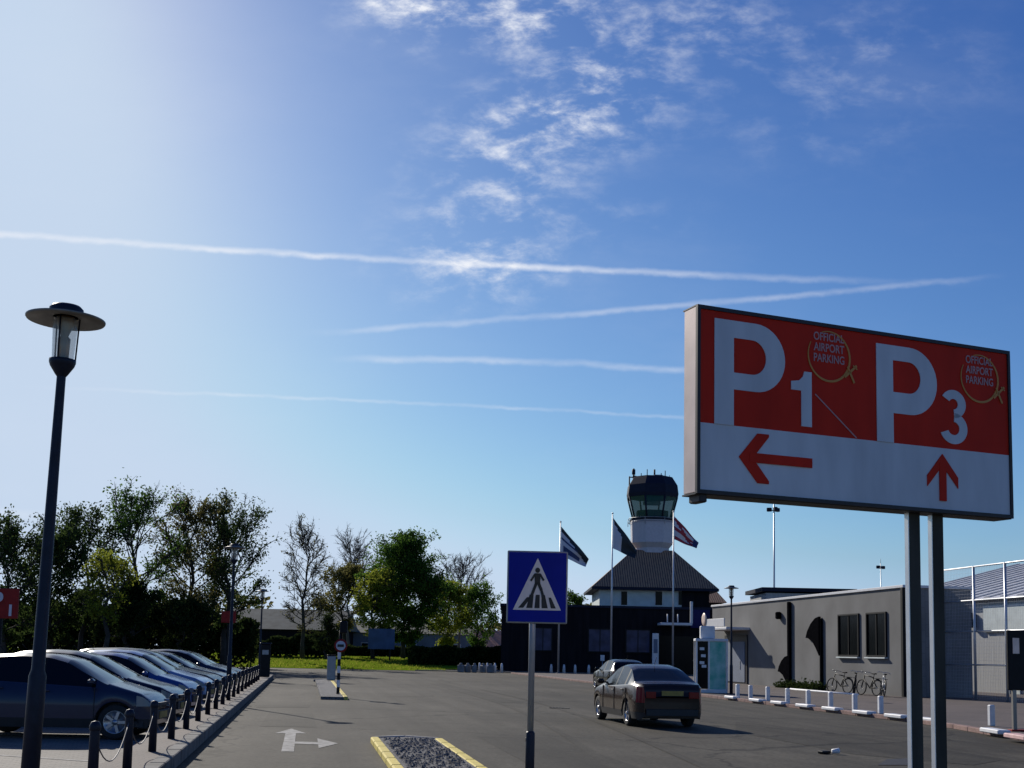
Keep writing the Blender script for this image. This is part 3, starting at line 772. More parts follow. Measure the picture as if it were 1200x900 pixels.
# figure three as thick arcs
mb = MB(); cx = 2.355*sx; rr = .118; th = .045
for (vc, a0, a1, r_) in ((.358, 150, -85, .090), (.505, 85, -160, .102)):
    cy = V(vc)
    for k in range(22):
        b0 = R_(a0+(a1-a0)*k/22); b1 = R_(a0+(a1-a0)*(k+1)/22)
        mb.prism([(cx+(r_-th)*1.1*math.cos(b0), cy+(r_-th)*math.sin(b0)), (cx+(r_+th*.72)*1.1*math.cos(b0), cy+(r_+th*.72)*math.sin(b0)), (cx+(r_+th*.72)*1.1*math.cos(b1), cy+(r_+th*.72)*math.sin(b1)), (cx+(r_-th)*1.1*math.cos(b1), cy+(r_-th)*math.sin(b1))][::-1], 0, .006, tf=sgn_tf(.004))
mb.build('figure_three', M['sign_white'], o)
# arrows
def stroke(mb, a, b, th, tf, z=.006):
    a = Vector(a); b = Vector(b); d = (b-a).normalized(); nn = Vector((-d.y, d.x))*th/2
    mb.prism([tuple(a-nn), tuple(b-nn), tuple(b+nn), tuple(a+nn)], 0, z, tf=tf)
tf = sgn_tf(.004)
mb = MB(); tx, tv = .345*sx, .798
mb.prism([(tx-.005, V(tv)), (.50*sx, V(.66)), (.60*sx, V(.66)), (.60*sx, V(.675)), (.46*sx, V(tv)), (.60*sx, V(.92)), (.60*sx, V(.935)), (.50*sx, V(.935))][::-1], 0, .006, tf=tf)
mb.prism([(.43*sx, V(.823)), (.985*sx, V(.823)), (.985*sx, V(.770)), (.43*sx, V(.770))], 0, .009, tf=tf)
mb.build('arrow', M['sign_red'], o)
mb = MB(); cx = 2.235*sx
mb.prism([(cx, V(.665)), (cx-.165, V(.80)), (cx-.165, V(.865)), (cx, V(.735)), (cx+.165, V(.865)), (cx+.165, V(.80))], 0, .006, tf=tf)
mb.prism([(cx-.036, V(.945)), (cx+.036, V(.945)), (cx+.036, V(.72)), (cx-.036, V(.72))], 0, .009, tf=tf)
mb.build('arrow', M['sign_red'], o)
# logos: ring with small lettering and a little aeroplane
for cxm, vc in ((1.15*sx, .172), (2.635*sx, .180)):
    mb = MB(); cy = V(vc); r_ = .205
    for k in range(44):
        b0 = R_(150+ (470-150)*k/44); b1 = R_(150+(470-150)*(k+1)/44)
        if 0: continue
        t_ = .0035+.006*math.sin(math.pi*min(1, k/44*1.0))
        mb.prism([(cxm+(r_-t_)*math.cos(b0), cy+(r_-t_)*math.sin(b0)), (cxm+(r_+t_)*math.cos(b0), cy+(r_+t_)*math.sin(b0)), (cxm+(r_+t_)*math.cos(b1), cy+(r_+t_)*math.sin(b1)), (cxm+(r_-t_)*math.cos(b1), cy+(r_-t_)*math.sin(b1))], 0, .004, tf=sgn_tf(.004))
    ax, ay = cxm+.20, cy-.125
    for a, b, t_ in (((ax-.05, ay-.03), (ax+.07, ay+.075), .02), ((ax-.02, ay+.06), (ax+.045, ay-.07), .018), ((ax+.035, ay+.075), (ax+.075, ay+.045), .012)):
        stroke(mb, a, b, t_, sgn_tf(.008), .004)
    lg = mb.build('logo_ring', M['logo_yellow'], o)
    for k, w_ in enumerate(('OFFICIAL', 'AIRPORT', 'PARKING')):
        dv = (.038, .100, .162)[k] + (vc-.172)
        put_text(w_, cxm-.150, cxm+.150, dv, dv+.048, M['logo_text'], 'lettering', .012, .005, lg)
mb = MB(); stroke(mb, (1.02*sx, V(.40)), (1.40*sx, V(.625)), .010, sgn_tf(.004), .003); mb.build('reflection_stripe', M['logo_text'], o)  # thin pale stripe imitating a reflection on the sign
# posts and hinge
def sign_x(px, py):      # distance along the sign at which this line of sight meets it
    d = ray(px, py); return (A.x*d.y - A.y*d.x)/(ex.y*d.x - ex.x*d.y)
for pxx in (1074.5, 1102.0):
    mb = MB(); x = sign_x(pxx, 600)+.055
    mb.box((x, .11, bot/2), (.125, .03, bot-.02), bev=.004); mb.box((x, .11, .03), (.28, .24, .06), bev=.01)
    pst = mb.build('post', M['dark_post'], o)
    MB().box((x-.068, .11, bot/2+.03), (.008, .045, bot-.09)).build('lit_edge', M['lit_edge'], pst)  # added pale strip, painting the post's left edge as sunlit
MB().box((.06, .10, bot-.05), (.07, .16, .07), bev=.008).build('bracket', M['sign_dark'], o)

# ------------------------------------------------------------------ zebra crossing sign
TL, BR = at(593.5, 645.5, 11.7), at(663, 731, 11.7)
cx = (TL.x+BR.x)/2; wv, hv = .595, .71
zc = (TL.z+BR.z)/2; q = at(621.5, 890, 11.7)
o = thing('crossing_sign', 'blue pedestrian crossing sign with white triangle on a slim grey pole', 'traffic sign', (cx+.012, 11.7, .1), R_(2))
z0 = zc-.1
MB().box((0, 0, z0), (wv, .025, hv), bev=.008).build('backing', M['grey_steel'], o)
pn = MB().box((0, -.014, z0), (wv-.03, .008, hv-.03)).build('panel', M['sign_blue'], o)
tf = Matrix.Translation((0, -.0185, z0)) @ Matrix.Rotation(math.pi/2, 4, 'X')
mb = MB(); mb.prism([(-.235, -.225), (.235, -.225), (0, .285)], 0, .002, tf=tf); tri = mb.build('triangle', M['sign_white'], pn)
tf2 = Matrix.Translation((0, -.0212, z0)) @ Matrix.Rotation(math.pi/2, 4, 'X')
mb = MB()
for a, b, cc, d in ((-.185, -.135, -.10, -.135), (-.105, -.045, -.075, -.03), (-.025, .025, -.015, .015), (.045, .105, .03, .075), (.135, .185, .10, .135)):
    hh = -.075 if abs(a) < .15 and abs(b) < .15 else -.10
    mb.prism([(a, -.205), (b, -.205), (max(cc, d) if a > 0 else cc+.04, hh), (min(cc, d)+.01 if a > 0 else cc, hh)], 0, .0015, tf=tf2)
# walking figure
tf3 = Matrix.Translation((0, -.0232, z0)) @ Matrix.Rotation(math.pi/2, 4, 'X')
mb.prism([(.0+.024*math.cos(k*math.pi/6), .165+.026*math.sin(k*math.pi/6)) for k in range(12)], 0, .002, tf=tf3)
mb.prism([(-.03, .135), (.03, .135), (.026, .03), (-.026, .03)], 0, .002, tf=tf3)
for a, b, t_ in (((-.025, .125), (-.065, .06), .02), ((.025, .125), (.062, .065), .02), ((-.01, .04), (-.065, -.11), .028), ((.01, .04), (.04, -.03), .03), ((.04, -.03), (.065, -.12), .026)):
    stroke(mb, a, b, t_, tf3, .002)
mb.build('pictogram', M['sign_black'], pn)
mb = MB(); mb.tube([(-.04, .03, .75), (-.04, .03, z0+.3)], .031, 14); mb.build('pole', M['grey_steel'], o)
mb = MB(); mb.tube([(-.04, .03, 0), (-.04, .03, .78), (-.04, .03, .80)], [.045, .045, .034], 14); mb.tube([(-.085, .03, .72), (-.05, .03, .72)], .02, 8); mb.build('sleeve', M['navy'], o)
for zz in (z0-.22, z0+.2): MB().box((-.04, .03, zz), (.1, .075, .04), bev=.006).build('clamp', M['steel'], o)

# ------------------------------------------------------------------ grey building on the right
YS = 52.3; CW = 26.1
p0 = P(CW, YS, 0); LB = (77-YS)*math.hypot(1, SL); Hb = 4.85
o = thing('grey_building', 'long low grey block building with two dark windows right of the tower', 'building', p0, YAW)
# local: y along street, x away from street (to the right)
MB().box((1.6, LB/2, Hb/2), (3.2, LB, Hb)).build('wall', M['wall_grey'], o)
mb = MB(); mb.box((1.6, LB/2, Hb+.06), (3.36, LB+.16, .12), bev=.01); mb.build('roof_edge', M['fascia'], o)
MB().box((-.02, -.03, Hb/2), (.22, .2, Hb-.01), bev=.01).build('corner_trim', M['black'], o)
def yl(px): return (CW/((px-600)/F+SL) - YS)*math.hypot(1, SL)
for a, b in ((1008, 985), (1040, 1018)):
    ya, yb = yl(a), yl(b); z_b, z_t = 1.65+(773-768)/F*56, 1.65+(773-719)/F*56
    wn = MB(); ym, yw, zm, zh = (ya+yb)/2, abs(yb-ya), (z_b+z_t)/2, z_t-z_b
    wn.box((-.02, ym, z_t), (.12, yw+.1, .07)); wn.box((-.02, ym, z_b), (.12, yw+.1, .07)); wn.box((-.02, ya-.02, zm), (.12, .07, zh-.07)); wn.box((-.02, yb+.02, zm), (.12, .07, zh-.07)); wn.box((-.02, ym, zm), (.06, .05, zh-.07))
    wo = wn.build('window', M['black'], o)
    MB().box((-.005, ym, zm), (.02, yw-.05, zh-.05)).build('pane', M['win_glass'], wo)
    MB().box((-.07, ym, z_b-.09), (.18, yw+.2, .06), bev=.01).build('sill', M['wall_pale'], wo)
# downpipes, with dark fan shapes that imitate a lamp's cast shadow
y1 = yl(928)
d = MB(); d.box((-.09, y1, Hb/2+.1), (.14, .28, Hb-.5), bev=.02)
dp = d.build('downpipe', M['matte_black'], o)
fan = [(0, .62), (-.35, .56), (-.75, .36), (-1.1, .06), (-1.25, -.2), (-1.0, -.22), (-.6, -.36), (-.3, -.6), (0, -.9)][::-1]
def fanmb(yc, zc, s):   # half disc shaped like a lamp's shadow, just off the wall, spreading away from the camera
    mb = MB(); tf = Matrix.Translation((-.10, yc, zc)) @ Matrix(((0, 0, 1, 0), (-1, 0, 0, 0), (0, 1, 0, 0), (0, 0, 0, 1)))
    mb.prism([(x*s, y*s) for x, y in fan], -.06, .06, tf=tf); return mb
fanmb(y1+.14, 1.15, 1.05).build('shadow_fan', M['matte_black'], dp)
y2 = yl(965)
d = MB(); d.box((-.07, y2, 1.9), (.1, .2, 3.6), bev=.02); dp = d.build('downpipe', M['matte_black'], o)
fanmb(y2+.1, 3.0, 1.3).build('shadow_fan', M['matte_black'], dp)
mb = MB(); mb.box((-.12, yl(916), 4.0), (.25, .35, .4), bev=.05); mb.build('wall_lamp', M['matte_black'], o)
# door bay with white canopy
ya, yb = yl(878), yl(852)
MB().box((-.03, (ya+yb)/2, 1.55), (.08, yb-ya, 2.9)).build('door_frame', M['sign_dark'], o)
dr = MB(); dr.box((-.08, (ya+yb)/2, 1.4), (.05, (yb-ya)*.85, 2.4)); dr = dr.build('door', M['grey_cont'], o)
MB().box((-.12, (ya+yb)/2-.9, 1.2), (.03, .06, .5)).build('handle', M['steel'], dr)
cp = MB(); cp.box((-.7, (ya+yb)/2, 3.35), (1.5, yb-ya+.6, .16), bev=.02); cp.box((-1.42, (ya+yb)/2, 3.7), (.06, (yb-ya)*.95, .5), bev=.01); cp = cp.build('canopy', M['fascia'], o)
ringm = MB(); ringm.lathe([(.36, -.04), (.42, 0), (.36, .04), (.2, .05), (0, .05)], 20, tf=Matrix.Translation((-1.47, yb-.2, 3.95)) @ Matrix.Rotation(-math.pi/2, 4, 'Y')); ringm.build('round_sign', M['sign_frame'], cp)
# bicycles
def leaves(mb, pts, size, r, mi=0, flat=.35):
    for p in pts:
        n = Vector((r.gauss(0, 1), r.gauss(0, 1), r.gauss(0, 1)+flat)).normalized()
        u = n.orthogonal().normalized(); w = n.cross(u); a = r.uniform(0, 6.28)
        u2 = u*math.cos(a)+w*math.sin(a); w2 = n.cross(u2); s = size*r.uniform(.6, 1.3)
        k = len(mb.v)
        mb.v += [tuple(p-u2*s*.6), tuple(p+w2*s*.42+u2*s*.1), tuple(p+u2*s*.75), tuple(p-w2*s*.42+u2*s*.1)]
        mb.f.append((k, k+1, k+2, k+3)); mb.m.append(mi); mb.sm.append(False)
r = random.Random(3); mb = MB()
a, b = P(CW-.5, CW/((925-600)/F+SL)), P(CW-.5, CW/((976-600)/F+SL))
L_ = (b-a).length
leaves(mb, [Vector((r.gauss(0, .15), r.uniform(0, L_), abs(r.gauss(.1, .14)))) for _ in range(1500)], .12, r)
tag(mb.build('plant', M['leaf_hedge'], loc=(b.x, b.y, .1), rz=YAW), 'low dark planting at the foot of the grey wall between the downpipes', 'plant')

def make_bike(label, loc, rz, m, lean=.12):
    o = thing('bicycle', label, 'bicycle', loc, rz, 'bicycles parked by the grey wall')
    o.rotation_euler = (lean, 0, rz)
    for x in (-.53, .53):
        w_ = bpy.data.objects.new('wheel', None); COL.objects.link(w_); w_.parent = o; w_.location = (x, 0, .34)
        pts = [(.33*math.cos(t*math.pi/12), 0, .33*math.sin(t*math.pi/12)) for t in range(25)]
        MB().tube(pts, .028, 6, caps=False).build('tyre', M['rubber'], w_)
        sp = MB()
        for k in range(10):
            a = k*math.pi/5; sp.tube([(0, 0, 0), (.32*math.cos(a), 0, .32*math.sin(a))], .003, 3)
        sp.tube([(0, -.04, 0), (0, .04, 0)], .02, 8); sp.build('spokes', M['steel'], w_)
    f = MB(); bb = (-.08, 0, .30); st = (-.25, 0, .78); hd_ = (.36, 0, .88); hl = (.40, 0, .70)
    for A_, B2 in ((bb, st), (bb, hl), (st, hd_), ((-.53, 0, .34), bb), ((-.53, 0, .34), (-.22, 0, .70)), (hd_, (.53, 0, .34))): f.tube([A_, B2], .026, 6)
    f.build('frame', m, o)
    MB().tube([(.25, -.27, .99), (.33, -.2, 1.03), (.34, 0, 1.02), (.33, .2, 1.03), (.25, .27, .99)], .014, 6).tube([(.36, 0, .88), (.34, 0, 1.02)], .014, 6).build('handlebar', M['steel'], o)
    s_ = MB(); s_.tube([(-.25, 0, .76), (-.28, 0, .93)], .014, 6); s_.box((-.27, 0, .95), (.26, .13, .05), bev=.02); s_.build('saddle', M['black'], o)
    g = MB(); pts = [(-.53+.37*math.cos(R_(t)), 0, .34+.37*math.sin(R_(t))) for t in range(40, 200, 20)]; g.tube(pts, .022, 5); g.box((-.55, 0, .74), (.36, .13, .02)); g.build('mudguard', M['black'], o)
    return o
for px, lab, dz, m in ((984, 'leftmost bicycle, dark, leaning by the left window of the grey wall', .3, M['black']), (1001, 'dark bicycle second from the left, below the gap between the windows', -.5, M['navy']), (1018, 'dark bicycle third from the left, below the right window', .2, M['black']), (1034, 'rightmost bicycle with a pale saddlebag-like gleam, beside the wall corner', -.35, M['grey_steel'])):
    c_ = CW-1.2; Y = c_/((px-600)/F+SL); q = P(c_, Y, .12)
    make_bike(lab, q, math.pi/2+YAW+dz, m)
for bo in [x for x in bpy.data.objects if x.name.startswith('bicycle')]:
    if 'rightmost' in bo['label']: bo['label'] = 'rightmost bicycle, grey framed, beside the corner of the grey wall'

# dark flat building and masts behind the grey wall
q0, q1 = at(899, 689, 105), at(1000, 689, 105)
o = thing('far_hangar', 'dark flat-roofed hangar peeping over the grey building', 'building', ((q0.x+q1.x)/2, 109, 0), 0)
MB().box((0, 0, q0.z/2-.2), (q1.x-q0.x, 7, q0.z-.4)).build('wall', M['shed_wall'], o)
MB().box((0, 0, q0.z-.1), (q1.x-q0.x+.8, 7.6, .35)).build('roof', M['tower_roof'], o)
def mast(px, pyt, Y, lab, r=.14, heads=3):
    t = at(px, pyt, Y); o = thing('light_mast', lab, 'light mast', (t.x, Y, 0))
    MB().tube([(0, 0, 0), (0, 0, t.z)], [r, r*.55], 10).build('mast', M['pole_light'], o)
    for k in range(heads):
        a = k*2*math.pi/heads+.6
        MB().tube([(0, 0, t.z-.7), (.45*math.cos(a), .45*math.sin(a), t.z-.55)], .05, 6).box((.5*math.cos(a), .5*math.sin(a), t.z-.55), (.5, .35, .4), a, bev=.04).build('floodlight', M['tower_roof'], o)
    MB().tube([(0, 0, t.z), (0, 0, t.z+.6)], .025, 5).build('rod', M['grey_steel'], o)
mast(907, 591, 125, 'tall pale floodlight mast below the left end of the parking sign', .13)
mast(1032, 660, 160, 'short distant mast above the grey building roof', .09, 2)

# ------------------------------------------------------------------ shed and fence at the far right
q = P(36, 60, 0)
o = thing('shed', 'grey cladded shed with ribbed pale metal roof behind the tall fence', 'building', q, YAW)
# local y forward along street, x right
ze_, zr_ = 5.0, 8.4
MB().box((6, -3.5, ze_/2), (12, 47, ze_)).build('wall', M['shed_wall'], o)
MB().add([(-.4, -27.4, ze_+.01), (12.4, -27.4, zr_), (12.4, 20.4, zr_), (-.4, 20.4, ze_+.01), (-.4, -27.4, ze_-.1), (12.4, -27.4, zr_-.12), (12.4, 20.4, zr_-.12), (-.4, 20.4, ze_-.1)], [(0, 1, 2, 3), (7, 6, 5, 4), (0, 3, 7, 4), (0, 4, 5, 1), (1, 5, 6, 2), (2, 6, 7, 3)]).build('roof', M['zinc'], o)
rb = MB(); ta = math.atan2(zr_-ze_, 12.8)
for k in range(32): rb.box((6, -27+k*1.5, (ze_+zr_)/2+.03), (12.9, .5, .05), rot=(0, -ta, 0))
rb.build('roof_ribs', M['grey_steel'], o)
MB().box((-.08, -1, 3.95), (.12, 9, 1.4)).build('light_panel', M['wall_pale'], o)
MB().box((-.2, 4.6, 3.9), (.4, .5, .8), bev=.05).build('wall_lamp', M['black'], o)
for k in range(6): MB().box((-.05, -3+k*.9, 1.3), (.07, .3, 2.5)).build('slat', M['wall_pale'], o)
CF = 28.1
o = thing('tall_fence', 'tall pale steel mesh fence with rails right of the sign posts', 'fence', P(CF, 54.5, .1), YAW)
hy = math.hypot(1, SL)
def fy(px): return (CF/((px-600)/F+SL)-54.5)*hy
pys = [fy(1092), fy(1143), fy(1180), fy(1222), fy(1270), fy(1320)]
Hf = 5.6
for y in pys: MB().tube([(0, y, 0), (0, y, Hf)], .055, 8).build('post', M['pole_light'], o)
for z in (1.45, 2.85, 4.15, Hf-.03): MB().tube([(0, pys[0], z), (0, pys[-1], z)], .04, 6).build('rail', M['pole_light'], o)
for a, b in zip(pys, pys[1:]):
    mb = MB(); n = int(abs(b-a)/.12)
    for k in range(1, n): mb.box((0, a+(b-a)*k/n, Hf/2), (.004, .004, Hf-.1))
    for k in range(1, 38): mb.box((0, (a+b)/2, k*.148), (.005, abs(b-a)-.1, .005))
    mb.build('mesh_panel', M['mesh'], o)
q = ground(1192, 857, .1)
o = thing('notice_board', 'dark notice board on two pale legs at the right edge', 'notice board', (q.x+.25, q.y, .1), R_(8))
MB().box((0, 0, 1.62), (.95, .09, 1.38), bev=.02).build('board', M['black'], o)
MB().box((-.28, -.05, 1.95), (.16, .012, .36)).build('poster', M['sign_frame'], o)
for x in (-.33, .33): MB().box((x, 0, .47), (.09, .07, .94)).build('leg', M['post'], o)
MB().box((0, 0, .02), (.9, .2, .05), bev=.01).build('foot', M['red'], o)

# ------------------------------------------------------------------ green kiosk
q = at(834, 790, 52)
o = thing('kiosk', 'green and white glazed kiosk with a white box on top, beside the lamp post', 'kiosk', (q.x, 52, .1), R_(-4))
mb = MB(); mb.box((0, .5, .08), (1.36, 1.1, .16), bev=.02); mb.box((0, .5, 2.28), (1.4, 1.14, .12), bev=.02)
for x in (-.65, -.12, .65): mb.box((x, -.02, 1.2), (.07, .07, 2.1))
for x in (-.65, .65): mb.box((x, 1.02, 1.2), (.07, .07, 2.1))
mb.build('frame', M['white'], o)
MB().box((.265, .0, 1.2), (.68, .04, 2.06)).build('green_panel', M['kiosk_green'], o)
MB().box((-.385, .02, 1.2), (.44, .03, 2.06)).build('pane', M['win_glass'], o)
MB().box((.0, 1.03, 1.2), (1.2, .03, 2.06)).build('back_panel', M['shed_wall'], o)
mb = MB()
for k, (x, z) in enumerate(((-.42, 1.9), (-.36, 1.6), (-.42, 1.3), (-.33, 1.15))): mb.box((x, -.01, z), (.2, .02, .12))
mb.build('notice', M['white'], o)
MB().box((-.15, .5, 2.62), (.62, .55, .54), bev=.03).build('roof_box', M['white'], o)

# ------------------------------------------------------------------ terminal building
yT = 105
xl, xr = at(587, 760, yT).x, at(838, 760, yT).x; zt = at(640, 711, yT).z
o = thing('terminal_building', 'low black boarded terminal building below the control tower', 'building', ((xl+xr)/2, yT, 0), 0)
wT = xr-xl
MB().box((0, 9, zt/2), (wT, 18, zt)).build('wall', M['wall_dark'], o)
MB().box((0, 9, zt+.1), (wT+.3, 18.3, .22), bev=.02).build('roof_edge', M['tower_roof'], o)
def tx(px): return at(px, 760, yT).x-(xl+xr)/2
for a, b in ((690, 716), (734, 761), (626, 646)):
    x0, x1 = tx(a), tx(b); z0_, z1_ = (1.9, 3.9)
    wn = MB(); wn.box(((x0+x1)/2, -.03, z1_), (x1-x0+.2, .12, .1)); wn.box(((x0+x1)/2, -.03, z0_), (x1-x0+.2, .12, .1)); wn.box((x0-.05, -.03, 2.9), (.1, .12, 1.9)); wn.box((x1+.05, -.03, 2.9), (.1, .12, 1.9)); wn.box(((x0+x1)/2, -.03, 2.9), (.06, .08, 1.9))
    wo = wn.build('window', M['black'], o)
    MB().box(((x0+x1)/2, -.01, 2.9), (x1-x0, .03, 1.9)).build('pane', M['pane_dim'], wo)
x0, x1 = tx(772), tx(838)
MB().box(((x0+x1)/2, -.02, 1.7), (x1-x0, .06, 3.4)).build('glazed_entrance', M['win_glass'], o)
cn = MB(); cn.box((tx(788), -1.3, zt-1.35), (tx(806)-tx(770), 2.6, .22), bev=.03); cn.box((tx(805), -2.5, zt-.35), (.22, .2, 1.9), bev=.02); cn.build('canopy', M['fascia'], o)
MB().box((tx(820), -.12, zt-.8), (1.7, .15, 1.6), bev=.02).build('blue_sign', M['dark_blue_sign'], o)
mb = MB()
for px in (778, 790): mb.tube([(tx(px), -2.2, zt-1.2), (tx(px), -2.2, zt-.5)], .05, 6)
mb.build('canopy_lamp', M['white'], o)
# white stands before the terminal
for px, lab in ((768, 'slim white column sign by the terminal entrance'), (706, 'small white sign stuck by the terminal wall left of the first car')):
    g = at(px, 770, yT-2)
    o2 = thing('info_sign', lab, 'sign', (g.x, yT-2, .08))
    if px == 768: MB().box((0, 0, 1.85), (.55, .18, 3.3), bev=.03).build('column', M['white'], o2); MB().box((0, -.1, 2.4), (.35, .02, 1.2)).build('face', M['grey_cont'], o2)
    else: MB().tube([(0, 0, 0), (0, 0, 1.1)], .03, 6).build('stake', M['steel'], o2); MB().box((0, -.04, 1.3), (.35, .04, .5), bev=.01).build('plate', M['white'], o2)

# control tower house with hipped tile roof and octagonal cab
Yh = 118.0
ex0, ex1 = at(694, 687, Yh-6).x, at(842, 687, Yh-6).x
ze = at(700, 687, Yh-6).z; hw = (ex1-ex0)/2; hx = (ex0+ex1)/2
o = thing('control_tower', 'airport control tower with dark glazed cab above a hipped tiled roof', 'tower', (hx, Yh, 0), 0)
hd_ = 6.0
MB().box((0, 0, (ze-.1)/2), ((hw-.75)*2, hd_*2-1.5, ze-.1)).build('wall', M['wall_pale'], o)
cabx = at(764, 640, Yh).x-hx; za = at(764, 646, Yh).z; cr = 2.0
rf = MB(); a = [(-hw, -hd_, ze), (hw, -hd_, ze), (hw, hd_, ze), (-hw, hd_, ze)]; b = [(cabx-cr, -cr*.6, za), (cabx+cr, -cr*.6, za), (cabx+cr, cr*.6, za), (cabx-cr, cr*.6, za)]
rf.add(a+b, [(0, 1, 5, 4), (1, 2, 6, 5), (2, 3, 7, 6), (3, 0, 4, 7), (4, 5, 6, 7)]); rf.build('roof', M['roof_tile'], o)
rfs = MB(); rfs.box((0, 0, ze-.14), (hw*2+.1, hd_*2+.1, .24)); rfs.build('gutter', M['tower_roof'], o)
def hx_(px): return at(px, 700, Yh-5.3).x-hx
for a_, b_ in ((728, 735), (768, 776), (795, 800)):
    z1_ = at(a_, 693, Yh-5.3).z; z0_ = at(a_, 709, Yh-5.3).z
    wo = MB().box(((hx_(a_)+hx_(b_))/2, -hd_+.73, (z0_+z1_)/2), (hx_(b_)-hx_(a_)+.12, .08, z1_-z0_+.12)).build('window', M['fascia'], o)
    MB().box(((hx_(a_)+hx_(b_))/2, -hd_+.70, (z0_+z1_)/2), (hx_(b_)-hx_(a_), .06, z1_-z0_)).build('pane', M['win_glass'], wo)
MB().box((hx_(815), -hd_+.68, ze-1.2), (hx_(832)-hx_(800), .1, 1.9)).build('dark_panel', M['wall_dark'], o)
# drum
zd0, zd1 = za-.25, at(764, 611, Yh).z; pxm = Yh/F
rD = 26*pxm
def octa(mb, prof, c=(cabx, 0, 0), n=8, ph=math.pi/8, mi=0, smooth=False):
    vs = []; fs = []
    for r_, z in prof:
        for k in range(n):
            t = ph+2*math.pi*k/n; vs.append((c[0]+r_*math.cos(t), c[1]+r_*math.sin(t), z))
    for i in range(len(prof)-1):
        for k in range(n): fs.append((i*n+k, i*n+(k+1) % n, (i+1)*n+(k+1) % n, (i+1)*n+k))
    fs.append(tuple(range(n-1, -1, -1))); fs.append(tuple((len(prof)-1)*n+k for k in range(n)))
    mb.add(vs, fs, mi, smooth); return mb
octa(MB(), [(rD*.78, zd0), (rD*.80, zd0+.5), (rD, zd0+1.0), (rD*1.03, zd1-.15), (rD*1.03, zd1)]).build('drum', M['drum'], o)
zc1 = at(764, 584, Yh).z; zr = at(764, 560, Yh).z
octa(MB(), [(rD*1.06, zd1), (rD*1.06, zd1+.18)]).build('ledge', M['tower_roof'], o)
mb = MB(); vs = []
for r_, z in ((rD*.90, zd1+.18), (rD*1.16, zc1)):
    for k in range(8):
        t = math.pi/8+2*math.pi*k/8; vs.append((cabx+r_*math.cos(t), r_*math.sin(t), z))
mb.add(vs, [(k, (k+1) % 8, 8+(k+1) % 8, 8+k) for k in range(8)]); cabg = mb.build('cab_glass', M['cab_glass'], o)
for k in range(8): MB().tube([vs[k], vs[8+k]], .09, 6).build('mullion', M['tower_roof'], cabg)
octa(MB(), [(rD*1.19, zc1), (rD*1.22, zc1+.35), (rD*1.17, zc1+1.2), (rD*.98, zr-.2), (rD*.92, zr)]).build('cab_roof', M['tower_roof'], o)
octa(MB(), [(rD*.75, zd1+.2), (rD*.75, zd1+1.0)]).build('console', M['wall_dark'], o)
mb = MB(); mb.box((cabx-.1, -.4, zd1+1.75), (1.7, .5, .35), bev=.04); mb.build('monitor', M['wall_pale'], o)
X0 = cabx-rD*.86
mb = MB(); mb.tube([(X0, 0, zc1), (X0, 0, zr+.9)], .09, 6); mb.tube([(X0-.1, 0, zr+.1), (X0+.7, 0, zr-.1)], .16, 6); mb.tube([(X0, 0, zr+.3), (X0, 0, zr+.8)], .17, 8); mb.build('antenna', M['tower_roof'], o)
mb = MB(); mb.tube([(X0-.42, 0, zc1-.3), (X0-.42, 0, zr+.1)], .07, 6); mb.tube([(X0-.42, 0, zr+.02), (X0+.1, 0, zr+.02)], .06, 6); mb.tube([(X0-.42, 0, zr-.8), (X0+.3, 0, zr-.8)], .06, 6); mb.build('ladder', M['tower_roof'], o)
MB().tube([(cabx+.2, 0, zr-.1), (cabx+.2, 0, zr+.85)], .09, 6).build('rod', M['tower_roof'], o)
MB().tube([(cabx+1.5, 0, zc1+.6), (cabx+1.7, 0, zr+.3)], .03, 5).build('rod', M['tower_roof'], o)
for dx, hh in ((-1.1, .5), (-.5, .9), (.9, .55), (1.3, .8)): MB().tube([(cabx+dx, .3, zr-.05), (cabx+dx, .3, zr+hh)], .045, 5).build('rod', M['tower_roof'], o)
MB().box((cabx+.55, 0, zr+.14), (.9, .8, .3), bev=.06).build('roof_unit', M['grey_steel'], o)
mb = MB()
for k in range(8):
    a0, a1 = math.pi/8+k*math.pi/4, math.pi/8+(k+1)*math.pi/4
    for zz in (.35, .7): mb.tube([(cabx+rD*1.14*math.cos(a0), rD*1.14*math.sin(a0), zd1-.5+zz), (cabx+rD*1.14*math.cos(a1), rD*1.14*math.sin(a1), zd1-.5+zz)], .03, 4)
    mb.tube([(cabx+rD*1.14*math.cos(a0), rD*1.14*math.sin(a0), zd1-.5), (cabx+rD*1.14*math.cos(a0), rD*1.14*math.sin(a0), zd1+.22)], .03, 4)
mb.build('railing', M['grey_steel'], o)
# low wing behind at the right
wx0, wx1 = at(812, 700, 126).x, at(851, 700, 126).x; zw = at(830, 704, 126).z
o = thing('hipped_wing', 'dark hipped roof wing behind the right side of the control tower house', 'building', ((wx0+wx1)/2, 130, 0), 0)
ww = (wx1-wx0)/2
MB().box((0, 0, (zw-.2)/2), (ww*2-.8, 8, zw-.2)).build('wall', M['wall_dark'], o)
MB().add([(-ww, -4.6, zw-.2), (ww, -4.6, zw-.2), (ww, 4.6, zw-.2), (-ww, 4.6, zw-.2), (-ww*.5, -1, zw+1.5), (ww*.55, -1, zw+1.5), (ww*.55, 1, zw+1.5), (-ww*.5, 1, zw+1.5)], [(0, 1, 5, 4), (1, 2, 6, 5), (2, 3, 7, 6), (3, 0, 4, 7), (4, 5, 6, 7), (3, 2, 1, 0)]).build('roof', M['roof_tile'], o)

